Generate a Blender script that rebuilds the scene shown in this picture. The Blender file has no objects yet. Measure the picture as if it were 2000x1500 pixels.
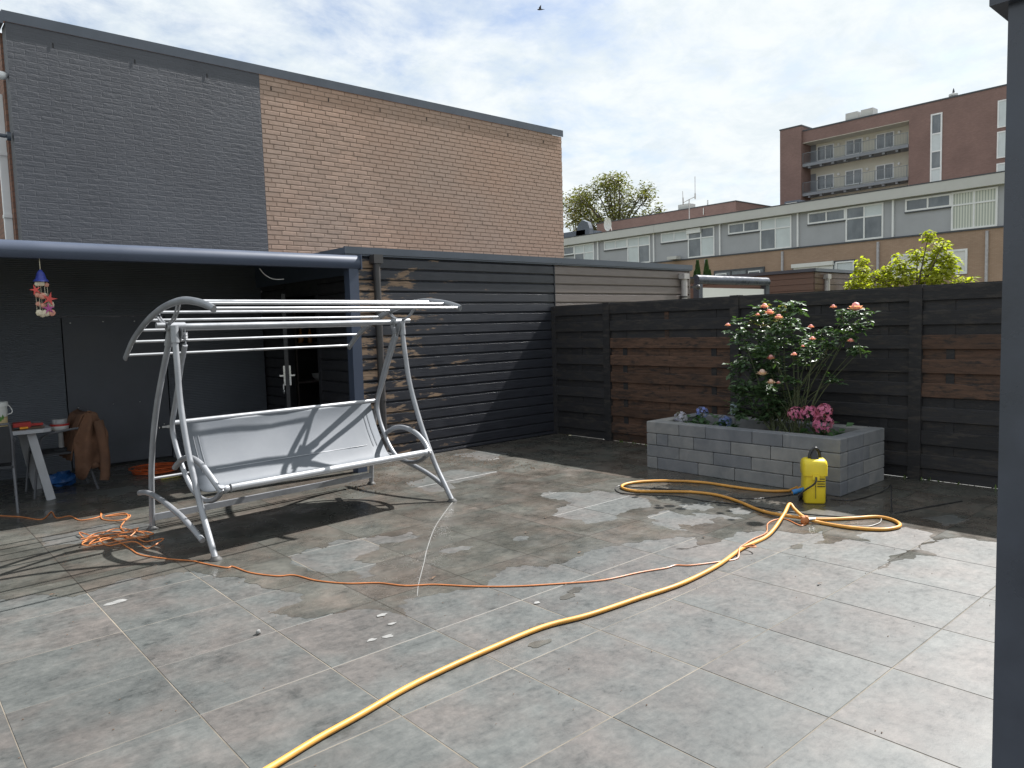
import bpy, bmesh, math, random
from mathutils import Vector, Matrix
from mathutils.geometry import delaunay_2d_cdt

S = bpy.context.scene
COL = S.collection
RAD = math.radians

# ------------------------------------------------------------------ camera
cam_d = bpy.data.cameras.new('camera')
cam = bpy.data.objects.new('camera', cam_d)
COL.objects.link(cam)
cR = Vector((0.74936208, -0.6615134, -0.02926604))
cU = Vector((0.07322447, 0.03885987, 0.99655812))
cF = Vector((0.65809928, 0.74892585, -0.07755908))
CAM = Vector((-7.5087, -7.6152, 1.5682))
m = Matrix.Identity(4)
for i in range(3):
    m[i][0] = cR[i]; m[i][1] = cU[i]; m[i][2] = -cF[i]; m[i][3] = CAM[i]
cam.matrix_world = m
cam_d.sensor_width = 36.0
cam_d.lens = 36.0 * 1447.4 / 2000.0
cam_d.clip_start = 0.05
cam_d.clip_end = 3000
S.camera = cam

# ------------------------------------------------------------------ light
SUN = Vector((0.90, -0.065, 1.0)).normalized()        # towards the sun
sun_el = math.asin(SUN.z)
sun_az = math.atan2(SUN.x, SUN.y)
sd = bpy.data.lights.new('sun', 'SUN'); so = bpy.data.objects.new('sun', sd); COL.objects.link(so)
sd.energy = 5.0; sd.angle = RAD(0.55); sd.color = (1.0, 0.975, 0.945)
so.rotation_euler = SUN.to_track_quat('Z', 'Y').to_euler()
so.location = (10, -5, 20)

W = bpy.data.worlds.new('World'); S.world = W; W.use_nodes = True
nt = W.node_tree; nt.nodes.clear()
def N(t, **k):
    n = nt.nodes.new(t)
    for a, b in k.items(): setattr(n, a, b)
    return n
def LK(a, b): nt.links.new(a, b)
out = N('ShaderNodeOutputWorld'); bg = N('ShaderNodeBackground'); LK(bg.outputs[0], out.inputs[0])
bg.inputs['Strength'].default_value = 0.075
sky = N('ShaderNodeTexSky', sky_type='NISHITA'); sky.sun_disc = False
sky.sun_elevation = sun_el; sky.sun_rotation = sun_az
sky.air_density = 1.0; sky.dust_density = 1.8; sky.ozone_density = 2.0
tc = N('ShaderNodeTexCoord'); sx = N('ShaderNodeSeparateXYZ'); LK(tc.outputs['Generated'], sx.inputs[0])
mz = N('ShaderNodeMath', operation='MAXIMUM'); LK(sx.outputs[2], mz.inputs[0]); mz.inputs[1].default_value = 0.0
az = N('ShaderNodeMath', operation='ADD'); LK(mz.outputs[0], az.inputs[0]); az.inputs[1].default_value = 0.22
dx = N('ShaderNodeMath', operation='DIVIDE'); LK(sx.outputs[0], dx.inputs[0]); LK(az.outputs[0], dx.inputs[1])
dy = N('ShaderNodeMath', operation='DIVIDE'); LK(sx.outputs[1], dy.inputs[0]); LK(az.outputs[0], dy.inputs[1])
cb = N('ShaderNodeCombineXYZ'); LK(dx.outputs[0], cb.inputs[0]); LK(dy.outputs[0], cb.inputs[1])
def wnoise(scale, detail, rough, off, dist=0.0):
    mp = N('ShaderNodeMapping'); mp.inputs['Location'].default_value = off; LK(cb.outputs[0], mp.inputs[0])
    n = N('ShaderNodeTexNoise'); n.inputs['Scale'].default_value = scale; n.inputs['Detail'].default_value = detail
    n.inputs['Roughness'].default_value = rough; n.inputs['Distortion'].default_value = dist
    LK(mp.outputs[0], n.inputs['Vector']); return n.outputs['Fac']
def wmath(op, a, b):
    n = N('ShaderNodeMath', operation=op)
    for i, v in enumerate((a, b)):
        if isinstance(v, (int, float)): n.inputs[i].default_value = v
        else: LK(v, n.inputs[i])
    return n.outputs[0]
def wramp(v, a, b, ca=(0,0,0,1), cb_=(1,1,1,1)):
    r = N('ShaderNodeValToRGB'); r.color_ramp.elements[0].position = a; r.color_ramp.elements[1].position = b
    r.color_ramp.elements[0].color = ca; r.color_ramp.elements[1].color = cb_
    r.color_ramp.interpolation = 'EASE'; LK(v, r.inputs[0]); return r.outputs[0]
CLOUD_OFF = (8.2, 11.1, 0.0)
big = wnoise(0.55, 2, 0.5, (7.0, 10.9, 0.0))
med = wnoise(1.9, 9, 0.62, CLOUD_OFF, 0.25)
fine = wnoise(8.0, 7, 0.62, (0.3, 5.1, 0.0), 0.4)
cov = wmath('ADD', wmath('MULTIPLY', big, 0.75), wmath('ADD', wmath('MULTIPLY', med, 0.75), wmath('MULTIPLY', fine, 0.22)))
mask = wramp(cov, 0.595, 0.875)
shade = wnoise(4.5, 8, 0.66, (1.1, 9.4, 0.0), 0.3)
ccol = wramp(shade, 0.33, 0.62, (5.0, 5.5, 5.8, 1), (5.9, 6.2, 6.3, 1))
mix = N('ShaderNodeMix', data_type='RGBA'); LK(mask, mix.inputs['Factor']); LK(sky.outputs[0], mix.inputs['A']); LK(ccol, mix.inputs['B'])
LK(mix.outputs['Result'], bg.inputs['Color'])

S.view_settings.view_transform = 'Standard'; S.view_settings.look = 'None'
S.view_settings.exposure = 1.12; S.view_settings.gamma = 1.0
S.view_settings.use_curve_mapping = False
S.render.engine = 'CYCLES'
S.cycles.max_bounces = 5; S.cycles.diffuse_bounces = 3; S.cycles.glossy_bounces = 3; S.cycles.transmission_bounces = 3
S.cycles.caustics_reflective = False; S.cycles.caustics_refractive = False
S.render.resolution_x = 1024; S.render.resolution_y = 768

# ------------------------------------------------------------------ helpers
RNG = random.Random(7)
ORG = {}
def tag(o, label=None, cat=None, group=None, kind=None):
    if label: o['label'] = label
    if cat: o['category'] = cat
    if group: o['group'] = group
    if kind: o['kind'] = kind
    return o
def thing(name, label, cat, loc=(0,0,0), rz=0.0, group=None):
    o = bpy.data.objects.new(name, None); COL.objects.link(o)
    o.location = loc; o.rotation_euler = (0,0,rz); o.empty_display_size = 0.2
    ORG[o.name] = tuple(loc) if rz == 0 else (0,0,0)
    return tag(o, label, cat, group)
def origin(o):
    while o.parent: o = o.parent
    return Vector(ORG.get(o.name, (0,0,0)))
class MB:
    def __init__(s): s.v = []; s.f = []
    def add(s, vs, fs):
        b = len(s.v); s.v += [tuple(v) for v in vs]; s.f += [tuple(i+b for i in f) for f in fs]; return s
    def box(s, x0, x1, y0, y1, z0, z1):
        return s.add([(x0,y0,z0),(x1,y0,z0),(x1,y1,z0),(x0,y1,z0),(x0,y0,z1),(x1,y0,z1),(x1,y1,z1),(x0,y1,z1)],
                     [(0,3,2,1),(4,5,6,7),(0,1,5,4),(1,2,6,5),(2,3,7,6),(3,0,4,7)])
    def bar(s, a, b, w, h, up=(0,0,1)):
        a = Vector(a); b = Vector(b); d = (b-a).normalized(); u = Vector(up)
        r = d.cross(u)
        if r.length < 1e-4: r = d.cross(Vector((0,1,0)))
        r.normalize(); u = r.cross(d).normalized()
        vs = []
        for p in (a, b):
            for i, j in ((-1,-1),(1,-1),(1,1),(-1,1)): vs.append(p + r*(i*w/2) + u*(j*h/2))
        return s.add(vs, [(0,1,2,3),(7,6,5,4),(0,4,5,1),(1,5,6,2),(2,6,7,3),(3,7,4,0)])
    def tube(s, pts, r, n=8, cap=True, flat=None, up=None):
        pts = [Vector(p) for p in pts]; k = len(pts); rings = []; prev = None
        for i, p in enumerate(pts):
            d = (pts[min(i+1,k-1)] - pts[max(i-1,0)])
            d = d.normalized() if d.length > 1e-9 else Vector((1,0,0))
            if prev is None:
                a = Vector(up) if up else (Vector((0,0,1)) if abs(d.z) < .9 else Vector((1,0,0)))
            else: a = prev
            e = a - d*a.dot(d)
            if e.length < 1e-5: e = d.orthogonal()
            e.normalize(); g = d.cross(e); prev = e
            rr = r[i] if isinstance(r, (list,tuple)) else r
            fx = flat if flat else 1.0
            rings.append([p + e*(math.cos(t)*rr) + g*(math.sin(t)*rr*fx) for t in [2*math.pi*j/n for j in range(n)]])
        b = len(s.v)
        for q in rings: s.v += [tuple(v) for v in q]
        for i in range(k-1):
            for j in range(n):
                j2 = (j+1) % n
                s.f.append((b+i*n+j, b+i*n+j2, b+(i+1)*n+j2, b+(i+1)*n+j))
        if cap:
            s.f.append(tuple(b+j for j in reversed(range(n)))); s.f.append(tuple(b+(k-1)*n+j for j in range(n)))
        return s
    def lathe(s, c, prof, n=16):
        c = Vector(c); b = len(s.v)
        for r, z in prof:
            for j in range(n):
                t = 2*math.pi*j/n; s.v.append((c.x+r*math.cos(t), c.y+r*math.sin(t), c.z+z))
        for i in range(len(prof)-1):
            for j in range(n):
                j2 = (j+1) % n; s.f.append((b+i*n+j, b+i*n+j2, b+(i+1)*n+j2, b+(i+1)*n+j))
        s.f.append(tuple(b+j for j in reversed(range(n)))); s.f.append(tuple(b+(len(prof)-1)*n+j for j in range(n)))
        return s
    def blob(s, c, r, seed=0, rough=.25, n=8, sq=(1,1,1)):
        rg = random.Random(seed); c = Vector(c); b = len(s.v); m_ = max(3, n//2)
        s.v.append(tuple(c + Vector((0,0,-r*sq[2]))))
        for i in range(1, m_):
            ph = -math.pi/2 + math.pi*i/m_
            for j in range(n):
                t = 2*math.pi*(j+.5*(i % 2))/n; q = r*(1+rg.uniform(-rough, rough))
                s.v.append((c.x+q*sq[0]*math.cos(ph)*math.cos(t), c.y+q*sq[1]*math.cos(ph)*math.sin(t), c.z+q*sq[2]*math.sin(ph)))
        s.v.append(tuple(c + Vector((0,0,r*sq[2])))); top = len(s.v)-1
        for j in range(n):
            s.f.append((b, b+1+(j+1) % n, b+1+j)); s.f.append((top, top-n+j, top-n+(j+1) % n))
        for i in range(m_-2):
            for j in range(n):
                a = b+1+i*n; s.f.append((a+j, a+(j+1) % n, a+n+(j+1) % n, a+n+j))
        return s
    def leaf(s, p, d, nrm, L, w):
        d = Vector(d).normalized(); nrm = Vector(nrm); sd_ = d.cross(nrm)
        if sd_.length < 1e-4: sd_ = d.orthogonal()
        sd_.normalize(); up = sd_.cross(d); p = Vector(p)
        return s.add([p, p+d*L*.45+sd_*w*.5+up*L*.10, p+d*L, p+d*L*.45-sd_*w*.5+up*L*.10, p+d*L*.5], [(0,1,4),(1,2,4),(0,4,3),(4,2,3)])
    def prism(s, poly, axis, a, b):
        # poly: list of 2D points; extruded along axis ('x','y','z') from a to b
        n = len(poly)
        def P(u, v, t): return {'x': (t,u,v), 'y': (u,t,v), 'z': (u,v,t)}[axis]
        s.add([P(u,v,a) for u,v in poly] + [P(u,v,b) for u,v in poly],
              [tuple(range(n))[::-1], tuple(range(n,2*n))] + [(i,(i+1) % n,n+(i+1) % n,n+i) for i in range(n)])
        return s
    def build(s, name, mat, parent=None, smooth=False, label=None, cat=None, group=None, kind=None):
        o0 = origin(parent) if parent else Vector((0,0,0))
        me = bpy.data.meshes.new(name)
        me.from_pydata([(v[0]-o0.x, v[1]-o0.y, v[2]-o0.z) for v in s.v], [], s.f)
        me.update()
        bm = bmesh.new(); bm.from_mesh(me); bmesh.ops.recalc_face_normals(bm, faces=bm.faces); bm.to_mesh(me); bm.free()
        if smooth:
            me.polygons.foreach_set('use_smooth', [True]*len(me.polygons))
            try: me.set_sharp_from_angle(angle=RAD(50))
            except Exception: pass
        o = bpy.data.objects.new(name, me); COL.objects.link(o)
        if mat: me.materials.append(mat)
        if parent: o.parent = parent
        return tag(o, label, cat, group, kind)
def clone(o, loc, parent=None):
    c = o.copy(); COL.objects.link(c); c.location = loc
    if parent: c.parent = parent
    return c
def spline(pts, sub=6):
    P = [Vector(p) for p in pts]; r = []
    for i in range(len(P)-1):
        a = P[max(i-1,0)]; b = P[i]; c = P[i+1]; d = P[min(i+2,len(P)-1)]
        for k in range(sub):
            t = k/sub
            r.append(.5*((2*b)+(c-a)*t+(2*a-5*b+4*c-d)*t*t+(3*b-a-3*c+d)*t**3))
    r.append(P[-1]); return r

# ------------------------------------------------------------------ materials
class MT:
    def __init__(s, name):
        s.m = bpy.data.materials.new(name); s.m.use_nodes = True; s.t = s.m.node_tree; s.t.nodes.clear()
        s.o = s.n('ShaderNodeOutputMaterial'); s.p = s.n('ShaderNodeBsdfPrincipled'); s.l(s.p.outputs[0], s.o.inputs[0])
    def n(s, t, **k):
        q = s.t.nodes.new(t)
        for a, b in k.items(): setattr(q, a, b)
        return q
    def l(s, a, b): s.t.links.new(a, b)
    def set(s, inp, v):
        if hasattr(v, 'is_linked') or hasattr(v, 'links'): s.l(v, inp)
        else: inp.default_value = v
    def math(s, op, a, b=0.0, clamp=False):
        q = s.n('ShaderNodeMath', operation=op); q.use_clamp = clamp; s.set(q.inputs[0], a); s.set(q.inputs[1], b); return q.outputs[0]
    def pos(s): return s.n('ShaderNodeNewGeometry').outputs['Position']
    def obj(s): return s.n('ShaderNodeTexCoord').outputs['Object']
    def map(s, v, scale=(1,1,1), loc=(0,0,0), rot=(0,0,0)):
        q = s.n('ShaderNodeMapping'); q.inputs['Scale'].default_value = scale; q.inputs['Location'].default_value = loc
        q.inputs['Rotation'].default_value = rot; s.l(v, q.inputs[0]); return q.outputs[0]
    def noise(s, v, scale, detail=5, rough=.55, dist=0.0):
        q = s.n('ShaderNodeTexNoise'); s.l(v, q.inputs['Vector']); q.inputs['Scale'].default_value = scale
        q.inputs['Detail'].default_value = detail; q.inputs['Roughness'].default_value = rough; q.inputs['Distortion'].default_value = dist
        return q.outputs['Fac']
    def ramp(s, v, stops):
        q = s.n('ShaderNodeValToRGB'); e = q.color_ramp.elements
        while len(e) < len(stops): e.new(.5)
        for i, (p, c) in enumerate(stops):
            e[i].position = p
            e[i].color = (c,c,c,1) if isinstance(c, (int,float)) else (*c,1)
        s.l(v, q.inputs[0]); return q.outputs[0]
    def mixc(s, f, a, b, mode='MIX'):
        q = s.n('ShaderNodeMix', data_type='RGBA', blend_type=mode)
        s.set(q.inputs['Factor'], f)
        for k, v in (('A', a), ('B', b)):
            if isinstance(v, tuple): q.inputs[k].default_value = (*v[:3], 1)
            else: s.l(v, q.inputs[k])
        return q.outputs['Result']
    def bump(s, h, strength=.3, dist=.01):
        q = s.n('ShaderNodeBump'); q.inputs['Strength'].default_value = strength; q.inputs['Distance'].default_value = dist
        s.l(h, q.inputs['Height']); s.l(q.outputs[0], s.p.inputs['Normal']); return q
    def fin(s, col=None, rough=None, metal=0.0, spec=.5):
        if col is not None:
            if isinstance(col, tuple): s.p.inputs['Base Color'].default_value = (*col[:3],1)
            else: s.l(col, s.p.inputs['Base Color'])
        if rough is not None: s.set(s.p.inputs['Roughness'], rough)
        s.p.inputs['Metallic'].default_value = metal; s.p.inputs['Specular IOR Level'].default_value = spec
        return s.m
def mul(c, k): return tuple(min(1.0, x*k) for x in c)
def simple(name, col, rough=.5, var=.2, scale=6.0, metal=0.0, bump=.15, bscale=80.0, spec=.5, stretch=(1,1,1), rnd=0.0, dirt=None, bdist=.004):
    t = MT(name); v = t.map(t.pos(), stretch)
    n = t.noise(v, scale, 6, .6)
    c = t.ramp(n, [(.3, mul(col, 1-var)), (.7, mul(col, 1+var))])
    if rnd:
        oi = t.n('ShaderNodeObjectInfo').outputs['Random']
        k = t.ramp(oi, [(0, 1-rnd), (1, 1+rnd)])
        c = t.mixc(1.0, c, k, 'MULTIPLY')
    if dirt:
        d = t.ramp(t.noise(t.pos(), dirt[1], 7, .65), [(dirt[2], 0.0), (dirt[2]+.12, 1.0)])
        c = t.mixc(d, c, dirt[0])
    if bump: t.bump(t.noise(v, bscale, 4, .6), bump, bdist)
    r = t.ramp(n, [(.3, max(0.02, rough-.08)), (.7, min(1, rough+.08))])
    return t.fin(c, r, metal, spec)
# ---- measured ground positions (metres)
WET = [(-7.331,-2.072),(-6.971,-2.219),(-6.794,-2.279),(-6.698,-2.44),(-6.555,-2.487),(-6.296,-2.381),(-6.076,-2.496),(-5.916,-2.605),(-5.856,-2.813),(-5.737,-3.102),(-5.667,-3.394),(-5.605,-3.507),(-5.7,-3.611),(-5.886,-3.641),(-5.82,-3.729),(-5.681,-3.902),(-5.527,-3.933),(-5.418,-4.045),(-5.362,-4.25),(-5.321,-4.079),(-5.133,-4.055),(-4.868,-4.16),(-4.73,-4.176),(-4.579,-4.064),(-4.439,-4.008),(-4.312,-4.097),(-4.253,-4.205),(-4.137,-4.221),(-3.963,-4.185),(-3.771,-4.154),(-3.571,-4.245),(-3.44,-4.276),(-3.124,-4.391),(-3.046,-4.513),(-3.367,-4.568),(-3.281,-4.626),(-2.948,-4.676),(-2.846,-4.691),(-2.605,-4.734),(-2.481,-4.85),(-2.285,-5.082),(-2.627,-5.186),(-2.573,-5.244),(-2.395,-5.291),(-2.321,-5.443),(-2.232,-5.298),(-2.054,-5.334),(-1.827,-5.439),(-1.829,-5.677),(-2.216,-5.731),(-2.428,-5.703),(-2.877,-5.724),(-2.787,-5.749),(-2.418,-5.778),(-2.341,-5.875),(-2.282,-5.761),(-1.91,-5.777),(-1.826,-5.831),(-1.778,-6.097),(-0.03,-7.2),(-0.03,-0.03),(-3.2,-0.05),(-3.3,2.35),(-8.5,2.35),(-8.5,-1.9)]
DRY_ISLANDS = [[(-5.338,-2.69),(-5.167,-2.644),(-5.001,-2.637),(-4.821,-2.696),(-4.613,-2.719),(-4.371,-2.814),(-4.54,-2.998),(-4.669,-2.955),(-4.777,-2.989),(-4.836,-3.051),(-4.987,-3.063),(-5.071,-3.14),(-4.989,-3.306),(-5.07,-3.375),(-5.126,-3.533),(-5.232,-3.492),(-5.18,-3.333),(-5.323,-3.256),(-5.37,-3.059)],[(-3.456,-1.392),(-3.102,-1.149),(-2.561,-1.143),(-2.548,-1.424),(-2.373,-1.5),(-2.547,-1.553),(-3.089,-1.595),(-3.384,-1.891),(-3.488,-1.706)],[(-2.864,-2.679),(-2.691,-2.617),(-2.569,-2.823),(-2.37,-2.952),(-2.346,-3.268),(-2.403,-3.56),(-2.559,-3.716),(-2.89,-3.657),(-3.155,-3.723),(-3.309,-3.667),(-3.252,-3.547),(-3.311,-3.29),(-3.157,-3.207),(-2.883,-3.105),(-2.845,-2.974),(-2.905,-2.756)],[(-2.785,-3.871),(-2.624,-3.851),(-2.536,-3.873),(-2.531,-4.153),(-2.471,-4.072),(-2.359,-4.27),(-2.346,-4.475),(-2.455,-4.447),(-2.449,-4.314),(-2.566,-4.302),(-2.614,-4.407),(-2.679,-4.335),(-2.814,-4.34),(-2.838,-4.206),(-2.932,-4.358),(-2.968,-4.172),(-2.945,-4.022),(-2.86,-4.047)],[(-2.327,-3.841),(-2.107,-3.865),(-2.085,-3.975),(-2.246,-4.118),(-2.374,-4.129),(-2.38,-3.916)],[(-2.193,-4.255),(-2.069,-4.264),(-2.068,-4.47),(-2.23,-4.437),(-2.292,-4.345)],[(-2.839,-4.679),(-2.601,-4.698),(-2.63,-4.728),(-2.771,-4.733)],[(-3.995,-3.566),(-3.919,-3.531),(-3.856,-3.599),(-3.927,-3.659),(-3.99,-3.628)],[(-4.55,-3.409),(-4.34,-3.42),(-4.264,-3.502),(-4.408,-3.508),(-4.511,-3.502)],[(-6.593,-0.682),(-6.574,-1.065),(-6.356,-1.181),(-5.991,-1.163),(-5.819,-1.24),(-5.776,-0.94),(-6.066,-0.671),(-6.39,-0.795)],[(-5.948,0.795),(-5.739,1.016),(-5.42,0.913),(-5.298,0.621),(-5.508,0.571),(-5.823,0.422)],[(-1.993,-0.232),(-1.663,-0.282),(-1.877,-0.935),(-2.101,-0.872)],[(-1.673,-4.758),(-1.405,-4.848),(-1.382,-5.006),(-1.623,-4.988)],[(-1.476,-5.435),(-1.213,-5.564),(-1.248,-5.752),(-1.568,-5.681)]]
HOSE = [(-6.484,-5.096),(-6.298,-5.047),(-6.099,-5.009),(-5.871,-4.958),(-5.662,-4.929),(-5.344,-4.907),(-4.961,-4.9),(-4.676,-4.96),(-4.289,-4.996),(-3.947,-5.029),(-3.526,-4.999),(-3.09,-4.915),(-2.702,-4.884),(-2.32,-4.795),(-2.083,-4.718),(-2.1,-4.769),(-2.164,-4.878),(-2.129,-4.982),(-2.114,-5.208),(-2.021,-5.39),(-1.889,-5.452),(-1.78,-5.428),(-1.692,-5.331),(-1.693,-5.218),(-1.865,-5.097),(-2.046,-4.942),(-2.147,-4.786),(-2.106,-4.501),(-1.94,-4.165),(-1.86,-3.91),(-1.908,-3.673),(-2.073,-3.453),(-2.21,-3.265),(-2.186,-3.097),(-2.053,-3.011),(-1.867,-3.049),(-1.669,-3.207),(-1.503,-3.506),(-1.476,-3.878),(-1.426,-4.16),(-1.308,-4.294),(-1.12,-4.353)]
CORD = [(-6.321,-1.18),(-6.214,-1.092),(-6.131,-1.284),(-6.109,-1.637),(-6.089,-1.892),(-5.973,-2.151),(-5.873,-2.324),(-5.833,-2.462),(-5.761,-2.647),(-5.716,-2.664),(-5.681,-2.881),(-5.587,-3.066),(-5.5,-3.143),(-5.44,-3.344),(-5.331,-3.538),(-5.191,-3.671),(-5.109,-3.834),(-4.962,-3.948),(-4.83,-4.136),(-4.657,-4.316),(-4.406,-4.501),(-4.188,-4.637),(-3.935,-4.711),(-3.755,-4.773),(-3.67,-4.789),(-3.603,-4.86),(-3.4,-4.954),(-3.278,-4.991),(-3.147,-4.938),(-3.082,-5.006),(-3.034,-4.958),(-3.069,-4.886),(-2.965,-4.859),(-2.831,-4.839),(-2.621,-4.818),(-2.396,-4.711),(-2.251,-4.694),(-2.186,-4.743),(-2.283,-4.899),(-2.2,-4.904)]
CORD_REST = [(-6.78,0.684),(-6.659,0.387),(-6.531,0.192),(-6.418,-0.087),(-6.303,0.183),(-6.309,-0.13),(-6.202,-0.145),(-6.163,-0.393),(-6.02,-0.372),(-5.972,-0.212),(-6.026,-0.493),(-5.944,-0.658),(-5.852,-0.609),(-5.843,-0.409),(-5.987,-0.408),(-5.826,-0.508),(-5.907,-0.749),(-5.974,-0.912),(-6.006,-1.103)]
CORD_TANGLE = [(-6.006,-1.103),(-6.155,-1.071),(-6.304,-1.097),(-6.255,-0.941),(-6.199,-1.107),(-6.042,-1.064),(-5.915,-1.309),(-5.894,-1.478),(-5.999,-1.486),(-6.104,-1.169),(-6.264,-1.241),(-6.298,-1.322),(-6.077,-1.362),(-5.965,-1.562),(-5.872,-1.662),(-5.999,-1.754),(-6.073,-1.563),(-6.199,-1.503),(-6.186,-1.324),(-6.061,-1.298),(-5.922,-1.194),(-5.949,-1.076),(-6.221,-1.207),(-6.333,-1.323),(-6.128,-1.426),(-5.908,-1.422),(-5.925,-1.277),(-6.321,-1.18)]
BLACK_CABLE = [(-1.33,-4.393),(-1.575,-4.294),(-1.741,-4.193),(-1.835,-3.998),(-1.839,-3.624),(-2.059,-3.142),(-2.096,-2.996),(-2.247,-3.061),(-2.32,-3.204),(-2.23,-3.4),(-2.097,-3.641),(-2.081,-3.952),(-2.003,-4.204),(-1.96,-4.463),(-1.949,-4.725),(-1.828,-5.0),(-1.729,-5.155)]
POWER_CABLE = [(-1.339,-4.703),(-1.274,-4.832),(-1.083,-4.879),(-0.809,-4.895),(-0.698,-4.93),(-0.885,-5.016),(-1.406,-5.23),(-1.436,-5.269),(-1.218,-5.341),(-0.697,-5.51)]
THIN_CABLE = [(-1.648,-5.245),(-1.8,-5.3),(-1.922,-5.294),(-1.986,-5.265),(-2.083,-5.118),(-2.153,-4.934)]
ROSE_CLUMPS = [(-3.584,1.561,0.164),(-3.753,1.632,0.14),(-3.916,1.652,0.117),(-3.525,1.432,0.164),(-3.752,1.429,0.187),(-3.969,1.476,0.14),(-3.466,1.223,0.117),(-3.639,1.224,0.187),(-3.862,1.276,0.14),(-3.465,1.065,0.117),(-3.639,1.017,0.164),(-3.807,1.073,0.164),(-3.581,0.884,0.094),(-3.751,0.814,0.14),(-3.861,0.871,0.14),(-3.915,0.721,0.117),(-3.75,0.659,0.103),(-4.022,1.351,0.103),(-4.126,1.228,0.094),(-4.227,1.375,0.094),(-4.327,1.422,0.103),(-4.472,1.467,0.084),(-4.566,1.535,0.103),(-4.68,1.578,0.094),(-4.471,1.608,0.07),(-4.612,1.465,0.07),(-4.278,1.278,0.094),(-4.126,1.129,0.103),(-4.59,1.278,0.084),(-4.66,1.255,0.07),(-4.472,1.325,0.056),(-4.402,0.967,0.065),(-4.074,0.98,0.094),(-4.203,1.18,0.094),(-3.996,0.826,0.084),(-4.519,1.396,0.065)]
ROSES = [(-3.891,1.688,0.035),(-3.917,1.628,0.04),(-3.826,1.611,0.02),(-4.038,1.58,0.035),(-3.488,1.518,0.025),(-4.736,1.646,0.054),(-4.536,1.658,0.025),(-4.351,1.486,0.025),(-4.361,1.377,0.025),(-4.192,1.233,0.025),(-3.917,1.196,0.035),(-3.852,1.05,0.045),(-3.964,0.968,0.035),(-4.012,0.96,0.02),(-4.689,1.356,0.025),(-4.238,1.306,0.015)]
HYDR = [(-2.814,0.518,0.077),(-2.986,0.581,0.066),(-3.361,0.521,0.072),(-4.127,0.659,0.072),(-4.264,0.663,0.088),(-4.402,0.697,0.077),(-4.393,0.585,0.094)]
SCRAPS = [(-6.47,-2.807),(-6.441,-2.802),(-5.581,-4.398),(-5.662,-4.378),(-5.475,-4.274),(-4.728,-4.611),(-5.455,-4.133),(-7.069,-3.641),(-6.636,-2.841),(-6.833,-3.624)]
WETSPOTS = [(-4.531,-4.666),(-4.962,-4.862),(-5.087,-5.01),(-4.434,-4.622),(-2.773,-5.135)]
LEAVES = [(-6.702,-2.386),(-3.799,-3.52),(-3.405,-3.307),(-4.929,-3.864),(-6.046,-3.883),(-3.91,-4.159),(-3.016,-4.546),(-3.362,-5.587)]
STREAK = [(-3.553,-2.264),(-3.839,-2.527),(-4.187,-2.863),(-4.546,-3.272),(-4.764,-3.543),(-5.017,-3.852),(-5.148,-4.029)]
MOSS = [(-2.697,-0.148),(-3.0,-0.289),(-2.476,-0.149),(-2.25,-0.26),(-2.043,-0.402),(-3.398,-0.719),(-3.434,-1.08),(-3.71,-1.135),(-2.166,-1.047),(-1.975,-1.277),(-2.032,-1.683),(-3.877,-1.121),(-2.337,-0.586),(-2.594,-0.531)]
TREE_SHRUB = [(-1.869,3.135,0.136),(-1.919,2.945,0.195),(-1.582,2.77,0.195),(-1.876,2.64,0.273),(-2.158,2.718,0.136),(-2.208,2.511,0.214),(-1.284,2.584,0.214),(-0.545,2.753,0.117),(-0.601,2.528,0.175),(-0.439,2.319,0.253),(-0.871,2.313,0.253),(-1.287,2.286,0.273),(-1.686,2.291,0.292),(-2.071,2.265,0.273),(-2.351,2.196,0.156),(-2.667,2.226,0.068),(-2.155,2.942,0.068),(-1.128,2.811,0.078),(-0.216,2.243,0.136),(-1.437,2.413,0.195),(-1.027,2.497,0.156)]
FAR_TREE = [(56.703,17.534,1.094),(57.617,16.419,1.563),(54.134,17.756,1.407),(55.897,15.559,2.032),(52.477,18.098,1.407),(54.178,16.242,2.032),(50.873,18.136,1.25),(49.699,18.121,1.094),(48.184,17.526,1.407),(46.713,16.605,1.25),(45.496,15.569,1.094),(44.945,14.362,0.781),(51.712,16.487,1.876),(49.353,16.431,1.876),(47.111,15.234,1.719),(54.239,14.113,2.032),(50.962,14.596,2.032),(47.892,13.609,1.876),(46.045,13.374,1.25),(57.238,14.488,1.407),(52.614,13.003,1.719),(44.61,13.191,0.547),(55.859,16.79,1.25),(49.435,12.924,1.876)]
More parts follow.
